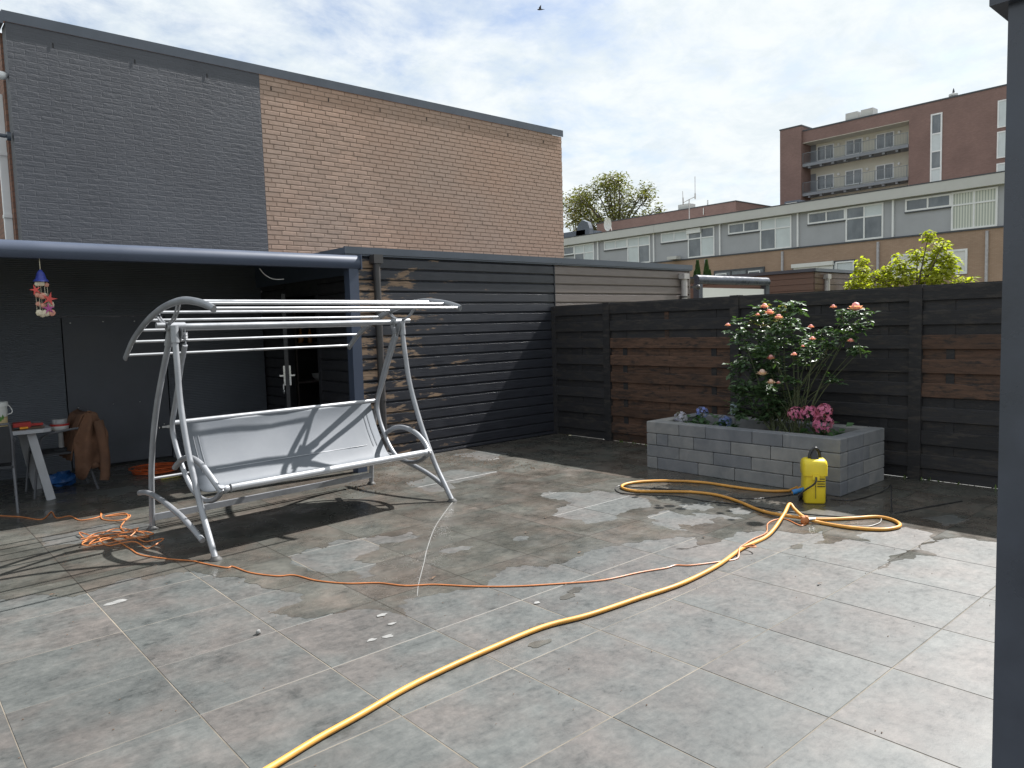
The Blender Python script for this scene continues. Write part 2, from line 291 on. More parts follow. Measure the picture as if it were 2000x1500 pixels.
# ------------------------------------------------------------------ ground and paving
TX0, TY0, TS = -6.557, -3.911, 0.6
def tile_mat(name, wet):
    t = MT(name); p = t.pos()
    off = t.n('ShaderNodeVectorMath', operation='SUBTRACT'); t.l(p, off.inputs[0]); off.inputs[1].default_value = (TX0, TY0, 0)
    sc = t.n('ShaderNodeVectorMath', operation='SCALE'); t.l(off.outputs[0], sc.inputs[0]); sc.inputs['Scale'].default_value = 1/TS
    fl = t.n('ShaderNodeVectorMath', operation='FLOOR'); t.l(sc.outputs[0], fl.inputs[0])
    sep = t.n('ShaderNodeSeparateXYZ'); t.l(fl.outputs[0], sep.inputs[0])
    cxy = t.n('ShaderNodeCombineXYZ'); t.l(sep.outputs[0], cxy.inputs[0]); t.l(sep.outputs[1], cxy.inputs[1])
    wn = t.n('ShaderNodeTexWhiteNoise', noise_dimensions='3D'); t.l(cxy.outputs[0], wn.inputs['Vector'])
    of2 = t.n('ShaderNodeVectorMath', operation='SCALE'); t.l(wn.outputs['Color'], of2.inputs[0]); of2.inputs['Scale'].default_value = 30
    ad = t.n('ShaderNodeVectorMath', operation='ADD'); t.l(p, ad.inputs[0]); t.l(of2.outputs[0], ad.inputs[1])
    v = ad.outputs[0]
    n1 = t.noise(v, 4.2, 8, .66, .5); n2 = t.noise(v, 26, 8, .7, .3)
    n3 = t.noise(t.map(v, (5.0, 17.0, 1), (0,0,0), (0,0,RAD(8))), 2.0, 8, .65, .5)
    f = t.math('ADD', t.math('ADD', t.math('MULTIPLY', n1, .48), t.math('MULTIPLY', n2, .27)), t.math('MULTIPLY', n3, .25))
    c = t.ramp(f, [(.38, (.038,.041,.041)), (.45, (.066,.068,.068)), (.53, (.087,.088,.087)), (.63, (.116,.114,.112))])
    tint = t.ramp(t.noise(v, 1.7, 4, .6), [(.42, (.96,1.01,.985)), (.62, (1.08,.98,.925))])
    c = t.mixc(1.0, c, tint, 'MULTIPLY')
    tone = t.ramp(wn.outputs['Value'], [(0, .90), (1, 1.10)])
    c = t.mixc(1.0, c, tone, 'MULTIPLY')
    sp = t.ramp(t.noise(p, 130, 3, .6), [(.27, .62), (.36, 1.0)])
    c = t.mixc(1.0, c, sp, 'MULTIPLY')
    if wet:
        fr = t.n('ShaderNodeVectorMath', operation='FRACTION'); t.l(sc.outputs[0], fr.inputs[0])
        s2 = t.n('ShaderNodeSeparateXYZ'); t.l(fr.outputs[0], s2.inputs[0])
        ax = t.math('ABSOLUTE', t.math('SUBTRACT', s2.outputs[0], .5)); ay = t.math('ABSOLUTE', t.math('SUBTRACT', s2.outputs[1], .5))
        jm = t.math('GREATER_THAN', t.math('MAXIMUM', ax, ay), .4955)
        mud = t.ramp(t.noise(p, 1.6, 8, .66, .5), [(.35, (.74,.69,.625)), (.65, (1.22,1.145,1.06))])
        c = t.mixc(1.0, c, mud, 'MULTIPLY')
        c = t.mixc(jm, c, (.03,.026,.022))
        r = t.ramp(t.noise(p, 3.0, 6, .6), [(.38, .14), (.62, .42)])
        t.bump(n2, .12, .003)
    else:
        st = t.ramp(t.noise(p, .9, 5, .6), [(.35, .92), (.65, 1.05)])
        c = t.mixc(1.0, c, st, 'MULTIPLY')
        r = t.ramp(n2, [(.3, .44), (.7, .60)])
        t.bump(n2, .22, .003)
    return t.fin(c, r, 0, .4 if wet else .6)
M_tile = tile_mat('dry_tile', False); M_wet = tile_mat('wet_tile', True)
M_joint = simple('joint_sand', (.155,.135,.108), .9, .6, 2.2, bump=.4, bscale=200)
M_earth = simple('earth', (.10,.10,.06), .95, .4, 1.5, bump=.5, bscale=20)

MB().box(-900,1200,-900,1200,-.5,-.06).build('ground', M_earth, kind='structure')
patio = MB().box(-12,-.02,-12.5,2.5,-.055,-.0016).build('patio', M_joint, kind='structure')
tile_me = None; rest = MB(); fwd = Vector((cF.x, cF.y)).normalized(); k_t = 0
for i in range(-9, 12):
    for j in range(-15, 11):
        x0 = TX0 + i*TS; y0 = TY0 + j*TS
        if x0 + TS > .06 or y0 > 2.2: continue
        if x0 + TS > -.02 and False: continue
        if x0 > -3.3 and y0 > -.35: continue
        cx, cy = x0+TS/2, y0+TS/2
        d = Vector((cx-CAM.x, cy-CAM.y)); ang = abs(d.angle(fwd)) if d.length > 0 else 0
        h = .0006*math.sin(i*12.9+j*4.7)
        if d.dot(fwd) > 1.6 and ang < RAD(39):
            if tile_me is None:
                q = .2982
                tb = MB(); e = .0022
                tb.add([(-q,-q,-.02),(q,-q,-.02),(q,q,-.02),(-q,q,-.02),(-q,-q,-e),(q,-q,-e),(q,q,-e),(-q,q,-e),(-q+e,-q+e,0),(q-e,-q+e,0),(q-e,q-e,0),(-q+e,q-e,0)],
                       [(0,1,5,4),(1,2,6,5),(2,3,7,6),(3,0,4,7),(4,5,9,8),(5,6,10,9),(6,7,11,10),(7,4,8,11),(8,9,10,11)])
                o = tb.build('tile', M_tile, patio); tile_me = o; o.location = (cx,cy,h)
            else:
                o = clone(tile_me, (cx,cy,h), patio)
            k_t += 1
        else:
            rest.box(x0+.0018,x0+TS-.0018,y0+.0018,y0+TS-.0018,-.02,h)
rest.build('outer_tiles', M_tile, patio, kind='stuff')
# narrow strip of cut tiles against the shed
cut = MB()
for i in range(5, 11):
    x0 = TX0+i*TS
    MB().box(x0+.0025,min(x0+TS-.0025,-.03),TY0+6*TS+.0025,-.012,-.02,0).build('cut_tile', M_tile, patio)

def jag(poly, amp, depth, rg):
    for _ in range(depth):
        n = []
        for i, a in enumerate(poly):
            b = poly[(i+1) % len(poly)]; d = Vector((b[0]-a[0], b[1]-a[1])); L = d.length
            n.append(a)
            if L > .012 and L < 1.2:
                nn = Vector((-d.y, d.x))/L*rg.gauss(0, amp)*L
                n.append(((a[0]+b[0])/2+nn.x, (a[1]+b[1])/2+nn.y))
        poly = n
    return poly
def film(name, outer, holes, z, mat, label):
    pts = []; edges = []
    for ring in [outer]+holes:
        b = len(pts); pts += [Vector(p) for p in ring]; edges += [(b+i, b+(i+1) % len(ring)) for i in range(len(ring))]
    vs, es, fs, *_ = delaunay_2d_cdt(pts, edges, [], 0, 1e-5)
    def inside(p, ring):
        c = False; j = len(ring)-1
        for i in range(len(ring)):
            a, b = ring[i], ring[j]
            if (a[1] > p.y) != (b[1] > p.y) and p.x < (b[0]-a[0])*(p.y-a[1])/(b[1]-a[1])+a[0]: c = not c
            j = i
        return c
    keep = []
    for f in fs:
        c = sum((vs[i] for i in f), Vector((0,0)))/len(f)
        if inside(c, outer) and not any(inside(c, h) for h in holes): keep.append(tuple(f))
    mb = MB(); mb.v = [(v.x, v.y, z) for v in vs]; mb.f = keep
    o = mb.build(name, mat, kind='stuff'); o['label'] = label; return o
rgw = random.Random(5)
outer = jag(WET, .13, 4, rgw)
holes = [jag(h, .16, 4, rgw) for h in DRY_ISLANDS]
film('water_film', outer, holes, .0011, M_wet, 'brown rinse water left on the grey patio tiles')
spots = []
for (x, y) in WETSPOTS:
    ring = [(x+.07*math.cos(a)*rgw.uniform(.6,1.2), y+.04*math.sin(a)*rgw.uniform(.5,1.2)) for a in [k*math.pi/6 for k in range(12)]]
    mb = MB(); mb.add([(a,b,.0016) for a,b in ring], [tuple(range(12))])
    mb.build('water_spot', M_wet, patio)

# ------------------------------------------------------------------ brick house
M_mortar = simple('mortar', (.30,.222,.175), .95, .15, 20)
t = MT('beige_brick'); n = t.noise(t.pos(), 14, 6, .6); big_ = t.noise(t.pos(), .7, 4, .5)
c = t.ramp(n, [(.3,(.395,.268,.205)),(.7,(.455,.318,.25))])
oi = t.n('ShaderNodeObjectInfo').outputs['Random']; 
wnz = t.n('ShaderNodeTexWhiteNoise', noise_dimensions='3D')
sn = t.n('ShaderNodeVectorMath', operation='SNAP'); t.l(t.pos(), sn.inputs[0]); sn.inputs[1].default_value = (.11,5,.066); t.l(sn.outputs[0], wnz.inputs['Vector'])
c = t.mixc(1.0, c, t.ramp(oi, [(0,.90),(1,1.08)]), 'MULTIPLY')
c = t.mixc(1.0, c, t.ramp(big_, [(.35,(1.0,.97,.95)),(.65,(.93,.98,1.02))]), 'MULTIPLY')
t.bump(n, .3, .004); M_brick = t.fin(c, .85)
t = MT('painted_brick'); p = t.pos()
nb = t.noise(t.map(p, (9,9,26)), 1.0, 6, .62, .5); nf = t.noise(p, 60, 5, .65)
br = t.n('ShaderNodeTexBrick'); t.l(t.map(p, (1,1,1), (0,0,0), (RAD(90),0,0)), br.inputs['Vector'])
br.inputs['Scale'].default_value = 1.0; br.inputs['Brick Width'].default_value = .22; br.inputs['Row Height'].default_value = .066; br.inputs['Mortar Size'].default_value = .008
br.inputs['Mortar Smooth'].default_value = .6; br.inputs['Color1'].default_value = (1,1,1,1); br.inputs['Color2'].default_value = (.7,.7,.7,1); br.inputs['Mortar'].default_value = (0,0,0,1)
hh = t.math('ADD', t.math('MULTIPLY', nb, 1.6), t.math('ADD', t.math('MULTIPLY', br.outputs['Color'], .35), t.math('MULTIPLY', nf, .35)))
c = t.ramp(t.noise(p, 1.2, 6, .6), [(.3,(.060,.063,.076)),(.7,(.080,.084,.099))])
t.bump(hh, .34, .012); M_painted = t.fin(c, .62)
M_trim = simple('grey_metal_trim', (.062,.075,.098), .35, .12, 3, metal=.0, bump=.05)
M_white = simple('white_frame', (.72,.73,.74), .45, .06, 3, bump=.03)
M_brownbrick = None
def far_brick(name, c1, c2, mort, scale=1.0, rot=(RAD(90),0,RAD(90))):
    t = MT(name); p = t.pos(); br = t.n('ShaderNodeTexBrick')
    # facades run along Y: use (y, z)
    sp = t.n('ShaderNodeSeparateXYZ'); t.l(p, sp.inputs[0]); cbn = t.n('ShaderNodeCombineXYZ')
    t.l(t.math('ADD', sp.outputs[0], sp.outputs[1]), cbn.inputs[0]); t.l(sp.outputs[2], cbn.inputs[1]); t.l(cbn.outputs[0], br.inputs['Vector'])
    br.inputs['Scale'].default_value = scale; br.inputs['Brick Width'].default_value = .22; br.inputs['Row Height'].default_value = .0625; br.inputs['Mortar Size'].default_value = .007
    br.inputs['Color1'].default_value = (*c1,1); br.inputs['Color2'].default_value = (*c2,1); br.inputs['Mortar'].default_value = (*mort,1)
    k = t.ramp(t.noise(p, .5, 5, .6), [(.3,.88),(.7,1.1)])
    c = t.mixc(1.0, br.outputs['Color'], k, 'MULTIPLY'); return t.fin(c, .85)
M_tbrick = far_brick('terrace_brick', (.33,.225,.16), (.37,.26,.19), (.28,.20,.15))
M_abrick = far_brick('apartment_brick', (.20,.125,.11), (.235,.15,.132), (.17,.115,.105))  # brick paled, distance haze put into its colour
M_hbrick = far_brick('return_brick', (.20,.10,.07), (.25,.13,.09), (.15,.09,.07))

house = thing('brick_house', 'tall flat-roofed brick house with dark painted and beige halves behind the veranda', 'house', (-1.5,2.6,0))
HY = 2.55; HZ = 5.25
dw = MB().box(-6.0,-3.07,HY,HY+.25,0,HZ-.1)
dw.build('painted_wall', M_painted, house, label='anthracite painted rough brick wall')
bw = MB().box(-3.07,2.87,HY+.012,HY+.25,0,HZ-.1).build('brick_wall', M_mortar, house)
MB().box(-5.98,2.86,HY+.25,HY+9,0,HZ-.15).build('house_core', M_hbrick, house)
BL, BH, PL, PH = .211, .0525, .2213, .0665
bm0 = MB(); bx, bh = BL/2, BH/2; e = .003
bm0.add([(-bx,0,-bh),(bx,0,-bh),(bx,0,bh),(-bx,0,bh),(-bx,-.005,-bh),(bx,-.005,-bh),(bx,-.005,bh),(-bx,-.005,bh),(-bx+e,-.007,-bh+e),(bx-e,-.007,-bh+e),(bx-e,-.007,bh-e),(-bx+e,-.007,bh-e)],
        [(0,1,5,4),(1,2,6,5),(2,3,7,6),(3,0,4,7),(4,5,9,8),(5,6,10,9),(6,7,11,10),(7,4,8,11),(8,9,10,11)])
cells = []
row = 0; z = HZ-.1-PH/2
while z > 2.55:
    shift = {0:0, 1:.5, 2:.25, 3:.75}[(row*1) % 4 if row % 3 else (row % 4)]
    x = -3.07 - shift*PL
    while x < 2.87:
        a, b = max(x, -3.066), min(x+BL, 2.87)
        if b-a > .03:
            cells.append(((a+b)/2, z, b-a))
        x += PL
    row += 1; z -= PH
def csize(cx_, cz_):
    d = Vector((cx_-CAM.x, HY-CAM.y, cz_-CAM.z)); return -abs(d.y)/d.length**3
full = [q for q in cells if abs(q[2]-BL) < .004]; part = [q for q in cells if abs(q[2]-BL) >= .004]
full.sort(key=lambda q: csize(q[0], q[1]))
proto = None; restb = MB()
for k, (x, z, L) in enumerate(full):
    if k < 300:
        if proto is None:
            proto = bm0.build('brick', M_brick, bw); proto.data.transform(Matrix.Translation(origin(bw)))  # local mesh round the brick's own centre
            o = proto
        else: o = clone(proto, (0,0,0), bw)
        o.location = Vector((x, HY+.012+RNG.uniform(-.001,.001), z)) - origin(bw)
    else: part.append((x, z, L))
for (x, z, L) in part:
    restb.box(x-L/2, x+L/2, HY+.005+RNG.uniform(-.001,.001), HY+.02, z-BH/2, z+BH/2)
restb.build('brickwork', M_brick, bw, kind='stuff')
# coping: front fascia strip and top sheet
cp = MB().box(-6.03,2.90,HY-.012,HY-.004,HZ-.10,HZ).box(-6.03,2.90,HY-.012,HY+.35,HZ,HZ+.02)
cp.build('roof_edge', M_trim, house)
MB().box(-6.06,-6.02,HY-.02,HY+9.2,HZ-.13,HZ-.002).build('roof_edge', M_trim, house)
for k in range(10):
    x = -5.55 + k*.88
    if x < 2.8: MB().box(x,x+.012,HY-.0045,HY-.0025,HZ-.29,HZ-.235).build('weep_hole', simple('weep', (.01,.01,.01), .9) if k == 0 else bpy.data.materials['weep'], house)
# return facade on the left, seen very obliquely
MB().box(-6.02,-5.99,HY+.28,HY+9,0,HZ-.14).build('return_wall', M_hbrick, house)
M_glass = MT('far_glass'); gn = M_glass.noise(M_glass.map(M_glass.pos(), (.8,.8,.5)), 1.2, 4, .6)
M_glass = M_glass.fin(M_glass.ramp(gn, [(.35,(.07,.085,.10)),(.65,(.16,.18,.20))]), .06, 0, .8)
for (y0, y1, z0, z1) in ((5.4,6.9,2.9,4.25),):
    w = MB().box(-6.075,-6.022,y0,y0+.07,z0,z1).box(-6.075,-6.022,y1-.07,y1,z0,z1).box(-6.075,-6.022,y0+.07,y1-.07,z0,z0+.07).box(-6.075,-6.022,y0+.07,y1-.07,z1-.07,z1)
    wo = w.build('window', M_white, house)
    MB().box(-6.05,-6.03,y0+.07,y1-.07,z0+.07,z1-.07).build('pane', M_glass, wo)
    MB().box(-6.10,-6.022,y0-.05,y1+.05,z0-.05,z0-.002).build('sill', M_white, wo)
MB().box(-6.10,-6.022,2.96,3.03,2.6,4.45).box(-6.105,-6.022,2.94,3.05,3.02,3.06).box(-6.105,-6.022,2.94,3.05,3.74,3.78).build('downpipe', M_white, house, True)
MB().tube([(-6.05,2.64,3.9),(-6.45,2.62,3.9)],.022,8).tube([(-6.02,2.64,3.9),(-6.06,2.64,3.9)],.05,10).build('flag_holder', M_trim, house, True)
MB().bar((-6.03,2.66,4.58),(-6.25,2.66,4.62),.04,.04).blob((-6.06,2.63,4.57),.06,3,.05,10,(1,1,.8)).build('wall_lamp', M_white, house, True)
MB().tube([(-6.20,3.4,5.33),(-6.12,3.4,5.33)],.03,8).tube([(-6.1,3.4,5.2),(-6.1,3.4,5.36)],.02,8).build('roof_camera', M_white, house, True)

# ------------------------------------------------------------------ clad sheds
def clad_mat(name, base, var, peel=None):
    t = MT(name); p = t.pos(); g = t.noise(t.map(p, (1.2,1.2,22)), 3.0, 7, .65, .3)
    c = t.ramp(g, [(.3, mul(base, 1-var)), (.7, mul(base, 1+var))])
    rough = t.ramp(t.noise(p, 5, 5, .6), [(.3,.34),(.7,.55)])
    if peel:
        pn = t.noise(t.map(p, (1.0,1.0,4.2), (2.3,0,.7)), 2.3, 9, .68, .35)
        sp = t.n('ShaderNodeSeparateXYZ'); t.l(p, sp.inputs[0])
        reg = t.n('ShaderNodeMapRange'); t.l(sp.outputs[0], reg.inputs[0])
        reg.inputs[1].default_value = -3.2; reg.inputs[2].default_value = -1.0; reg.inputs[3].default_value = .11; reg.inputs[4].default_value = -.13
        pm = t.ramp(t.math('ADD', pn, reg.outputs[0]), [(.575, 0.0), (.61, 1.0)])
        wood = t.ramp(t.noise(t.map(p, (2,2,30)), 3, 6, .6), [(.3,(.13,.085,.055)),(.7,(.30,.21,.14))])
        c = t.mixc(pm, c, wood); rough = t.mixc(pm, rough, (.8,.8,.8))
    t.bump(g, .35, .004); return t.fin(c, rough, 0, .5)
M_black_clad = clad_mat('black_cladding', (.024,.026,.034), .3, True)
M_brown_clad = clad_mat('brown_cladding', (.155,.130,.122), .15)
M_clad_dark = clad_mat('dark_cladding', (.026,.027,.032), .3)
PB = .1312
def boards_front(par, x0, x1, mat, zmin=0.0, top=2.42, name='plank'):
    z = top
    while z > zmin+.02:
        z1 = z; z0 = max(z-PB, zmin+.005)
        # face, bevelled upper edge running back into the joint, small shadow lip
        mb = MB().prism([(-.002,z0+.004),(-.024,z0+.004),(-.026,z0+.010),(-.024,z1-.024),(-.006,z1-.006),(-.002,z1-.006)], 'x', x0, x1)
        mb.build(name, mat, par); z -= PB
def boards_side(par, xw, y0, y1, mat, sgn=-1, zmin=0.0, top=2.42, zcap=None):
    z = top
    while z > zmin+.02:
        z1 = z; z0 = max(z-PB, zmin+.005)
        mb = MB().prism([(xw, z0+.004),(xw+sgn*.022,z0+.004),(xw+sgn*.024,z0+.010),(xw+sgn*.022,z1-.024),(xw+sgn*.004,z1-.006),(xw,z1-.006)], 'y', y0, y1)
        mb.build('plank', mat, par); z -= PB
shed = thing('garden_shed', 'black plank garden shed with peeling paint between veranda and fence', 'shed', (-1.6,.0,0))
MB().box(-3.2,0.02,0,.05,0,2.42).build('wall_backing', M_clad_dark, shed)
boards_front(shed, -3.222, .018, M_black_clad)
for (y0, y1) in ((.03,.80),(1.76,2.5)):
    MB().box(-3.215,-3.17,y0,y1,0,2.42).build('wall_backing', M_clad_dark, shed)
    boards_side(shed, -3.216, y0, y1, M_clad_dark)
MB().box(-3.215,-3.17,.80,1.76,2.08,2.42).build('wall_backing', M_clad_dark, shed)
MB().box(-3.265,-3.222,-.032,.03,0,2.42).build('corner_post', M_black_clad, shed)
MB().box(.019,.032,-.034,.0,0,2.42).build('joint_strip', M_clad_dark, shed)
MB().box(-3.30,.024,-.038,2.5,2.425,2.45).build('roof', M_trim, shed)
MB().box(-3.31,.024,-.050,-.040,2.445,2.515).box(-3.31,-3.295,-.04,2.5,2.445,2.515).box(-3.31,.024,-.050,-.02,2.515,2.525).build('roof_edge', M_trim, shed)
MB().box(-3.15,0,2.44,2.5,0,2.42).box(-.02,.0,.05,2.44,0,2.42).build('inner_wall', M_clad_dark, shed)
MB().box(-3.16,0,.05,2.44,-.05,.0).build('shed_floor', M_clad_dark, shed)
for z0 in (0,):
    MB().box(-3.25,-3.16,.80,.86,0,2.08).box(-3.25,-3.16,1.70,1.76,0,2.08).box(-3.25,-3.16,.86,1.70,2.02,2.08).build('door_frame', M_clad_dark, shed)
M_steel = simple('brushed_steel', (.62,.62,.62), .28, .08, 8, metal=1.0, bump=.03)
dl = MB().bar((-3.27,1.72,1.03),(-3.62,.94,1.03),.045,2.02).build('door', M_clad_dark, shed)
hp = Vector((-3.60,.985,1.05)); dd = Vector((-.41,-.912,0)).normalized(); nn = Vector((dd.y,-dd.x,0))
for s_ in (1,-1):
    q = hp + nn*s_*.026
    MB().bar(q+Vector((0,0,-.12)), q+Vector((0,0,.12)), .035,.006, tuple(dd)).bar(q, q+nn*s_*.055,.018,.018).bar(q+nn*s_*.055-dd*.0, q+nn*s_*.055-dd*.11,.018,.018).build('door_handle', M_steel, dl)
MB().tube([hp+nn*.03+Vector((0,0,-.09)), hp+nn*.05+Vector((0,0,-.11)), hp+nn*.05+Vector((0,0,-.17))],.012,6).blob(hp+nn*.05+Vector((0,0,-.20)),.03,2,.1,8,(.4,1,1)).build('key_ring', M_steel, dl)
M_pipe = simple('dark_pipe', (.045,.042,.042), .4, .2, 4, bump=.05)
dp = MB().tube([(-2.93,-.085,0.03),(-2.93,-.085,2.36)],.042,12).box(-2.99,-2.87,-.14,-.027,2.34,2.44).build('downpipe', M_pipe, shed, True)
MB().lathe((-2.93,-.085,1.72), [(.048,-.012),(.048,.012)],12).lathe((-2.93,-.085,.75), [(.048,-.012),(.048,.012)],12).build('pipe_clip', M_pipe, shed, True)
# things inside the shed doorway
M_amber = simple('amber_glass', (.55,.22,.05), .15, .2, 8); M_red = simple('red_plastic', (.42,.035,.03), .4, .15, 6)
sh = thing('shelf_unit', 'dim wooden shelf unit just inside the open shed door', 'shelf', (-2.4,2.1,0))
for z_ in (1.40,.86): MB().box(-2.949,-1.901,2.05,2.35,z_,z_+.025).build('shelf_board', M_brown_clad, sh)
for x_ in (-2.97,-1.9): MB().box(x_,x_+.02,2.05,2.35,0,1.9).build('side_panel', M_brown_clad, sh)
for k, lab in enumerate(('amber bottle on the shed shelf nearest the open door', 'amber bottle in the middle of the shed shelf', 'amber bottle on the shed shelf farthest from the door')):
    x = -2.86+k*.14
    MB().lathe((x,2.12,1.426), [(.035,0),(.037,.10),(.015,.15),(.015,.19)],10).build('bottle', M_amber, None, True, lab, 'bottle', 'bottles on the shed shelf')
MB().lathe((-2.6,2.12,.886), [(.05,0),(.10,.05),(.11,.10),(.10,.10)],12).build('bowl', M_white, None, True, 'white bowl on the lower shelf inside the shed', 'bowl')
st = thing('stool', 'low red stool inside the shed doorway', 'stool', (-2.75,1.5,0))
MB().lathe((-2.75,1.5,.40), [(.15,0),(.17,.03),(.15,.06)],14).build('seat', M_red, st, True)
for a in (0,1,2,3):
    MB().tube([(-2.75+.11*math.cos(a*1.57+.7),1.5+.11*math.sin(a*1.57+.7),.40),(-2.75+.15*math.cos(a*1.57+.7),1.5+.15*math.sin(a*1.57+.7),0)],.012,6).build('leg', M_steel, st)

nshed = thing('garden_shed', 'taupe plank shed next to the black one, rising above the corner of the fence', 'shed', (1.6,0,0))
MB().box(.04,3.26,0,.05,0,2.42).build('wall_backing', M_brown_clad, nshed)
boards_front(nshed, .034, 3.27, M_brown_clad, 1.2)
MB().box(.04,3.26,0.0,.05,0,1.2).build('lower_wall', M_brown_clad, nshed)
boards_side(nshed, 3.262, .0, 2.4, M_brown_clad, 1, 1.2)
MB().box(3.272,3.30,-.03,.0,0,2.42).build('corner_post', M_brown_clad, nshed)
MB().box(.026,3.34,-.038,2.5,2.425,2.45).build('roof', M_trim, nshed)
MB().box(.026,3.35,-.050,-.040,2.445,2.515).box(3.335,3.35,-.04,2.5,2.445,2.515).box(.026,3.35,-.050,-.02,2.515,2.525).build('roof_edge', M_trim, nshed)
M_gpipe = simple('grey_pipe', (.40,.38,.38), .5, .15, 6, dirt=((.10,.09,.08), 9, .58))
MB().tube([(3.05,-.085,0.03),(3.05,-.085,2.30)],.05,12).box(2.97,3.11,-.15,-.03,2.28,2.37).build('downpipe', M_gpipe, nshed, True)
for zz in (1.98,): MB().lathe((3.05,-.085,zz), [(.056,-.012),(.056,.012)],12).box(3.0,3.1,-.06,-.025,zz-.02,zz+.02).build('pipe_clip', M_pipe, nshed, True)
MB().bar((3.34,-.02,2.15),(3.46,-.06,2.15),.05,.04).blob((3.47,-.07,2.15),.045,4,.05,8).build('wall_lamp', M_pipe, nshed, True)

# ------------------------------------------------------------------ veranda on the left
M_alu = simple('blue_grey_aluminium', (.048,.063,.100), .46, .06, 2, bump=.03, spec=.5)
ver = thing('veranda', 'dark blue-grey aluminium veranda with rounded gutter in front of the dark wall', 'veranda', (-5.6,-.35,0))
VX0, VX1 = -9.5, -3.327
gp = [(-.30,2.39),(-.34,2.392),(-.375,2.382),(-.402,2.36),(-.416,2.33),(-.418,2.30),(-.410,2.265),(-.395,2.245),(-.30,2.245)]
MB().prism(gp, 'x', VX0, VX1).build('gutter', M_alu, ver, True)
MB().box(VX1,VX1+.012,-.425,-.295,2.235,2.397).build('end_cap', M_alu, ver)
MB().box(-3.46,-3.345,-.39,-.275,0,2.245).box(-3.445,-3.36,-.275,-.270,0,2.245).build('post', M_alu, ver)
MB().box(-9.4,-9.29,-.39,-.28,0,2.245).build('post', M_alu, ver)
MB().add([(VX0,-.30,2.34),(VX1,-.30,2.34),(VX1,2.45,2.60),(VX0,2.45,2.60),(VX0,-.30,2.37),(VX1,-.30,2.37),(VX1,2.45,2.63),(VX0,2.45,2.63)],[(0,3,2,1),(4,5,6,7),(0,1,5,4),(1,2,6,5),(2,3,7,6),(3,0,4,7)]).build('roof_panel', M_trim, ver)
MB().add([(VX1+.001,-.29,2.20),(VX1+.001,2.44,2.20),(VX1+.001,2.44,2.64),(VX1+.001,-.29,2.38),(VX1+.011,-.29,2.20),(VX1+.011,2.44,2.20),(VX1+.011,2.44,2.64),(VX1+.011,-.29,2.38)],[(0,1,2,3),(7,6,5,4),(0,4,5,1),(1,5,6,2),(2,6,7,3),(3,7,4,0)]).build('side_flashing', M_alu, ver)  # added panel, keeps sun from slipping in over the shed roof
for k in range(8):
    x = VX1-.03-k*.86
    MB().bar((x,-.29,2.295),(x,2.43,2.548),.05,.07).build('rafter', M_alu, ver)
t = MT('ribbed_screen'); p = t.pos(); sp = t.n('ShaderNodeSeparateXYZ'); t.l(p, sp.inputs[0])
wv = t.math('SINE', t.math('MULTIPLY', sp.outputs[2], 2*math.pi/.022))
c = t.ramp(t.noise(p, 1.6, 6, .6), [(.3,(.085,.096,.115)),(.7,(.110,.123,.145))])
t.bump(wv, .5, .004); M_screen = t.fin(c, .55)
M_panel = simple('dark_panel', (.066,.073,.090), .5, .2, 2.5, bump=.2, bscale=40)
MB().box(-9.5,-5.70,2.44,2.5,0,2.6).box(-4.54,-3.262,2.44,2.5,0,2.6).box(-5.70,-4.54,2.44,2.5,1.84,2.6).build('ribbed_wall', M_screen, ver)
pd = MB().box(-5.685,-4.555,2.452,2.49,.03,1.825).build('panel_door', M_panel, ver)
for (x, z) in [(-5.6,1.76),(-5.25,1.77),(-4.9,1.77),(-4.63,1.77),(-5.58,.75),(-5.6,.60),(-5.2,.76),(-4.9,.76),(-4.63,.45)]:
    MB().lathe((x,2.447,z),[(.008,-.004),(.008,.004)],8).build('screw', M_steel, pd)
MB().box(-4.66,-4.60,2.437,2.452,.40,.425).box(-4.60,-4.56,2.43,2.452,.395,.43).lathe((-4.69,2.44,.41),[(.016,-.01),(.016,.01)],8).build('latch', M_steel, pd)
MB().tube(spline([(-4.29,0,2.25),(-4.24,0,2.19),(-4.17,0,2.15),(-4.10,0,2.14),(-4.03,0,2.145)],5),.005,5).build('loose_cable', M_white, ver, True, 'thin pale cable hanging from the veranda roof')

# ------------------------------------------------------------------ fence
def fence_mat(name, base, var, warm=None):
    t = MT(name); p = t.pos(); g = t.noise(t.map(p, (1.5,1.5,14)), 3.0, 8, .66, .6)
    c = t.ramp(g, [(.3, mul(base, 1-var)), (.7, mul(base, 1+var))])
    oi = t.n('ShaderNodeObjectInfo').outputs['Random']
    c = t.mixc(1.0, c, t.ramp(oi, [(0,.78),(1,1.2)]), 'MULTIPLY')
    if warm:
        w = t.ramp(t.noise(t.map(p, (2,2,9), (4,1,2)), 2.4, 8, .7), [(.50,0.0),(.62,1.0)])
        c = t.mixc(w, c, warm)
    t.bump(g, .5, .006); return t.fin(c, t.ramp(g, [(.3,.62),(.7,.8)]), 0, .35)
M_fence = fence_mat('black_fence', (.026,.0255,.028), .25, (.044,.039,.036))
M_fbrown = fence_mat('brown_fence', (.088,.050,.034), .5, (.030,.024,.022))
fence = thing('garden_fence', 'tall black board fence with brown stained sections behind the block planter', 'fence', (0,-3.5,0))
PY = [-.03, -1.049, -2.969, -4.889, -6.809, -8.73]
for y in PY: MB().box(-.055,.045,y-.055,y+.055,0,1.845 if y < -.5 else 1.83).build('post', M_fence, fence)
fproto = {}
FT = 1.825
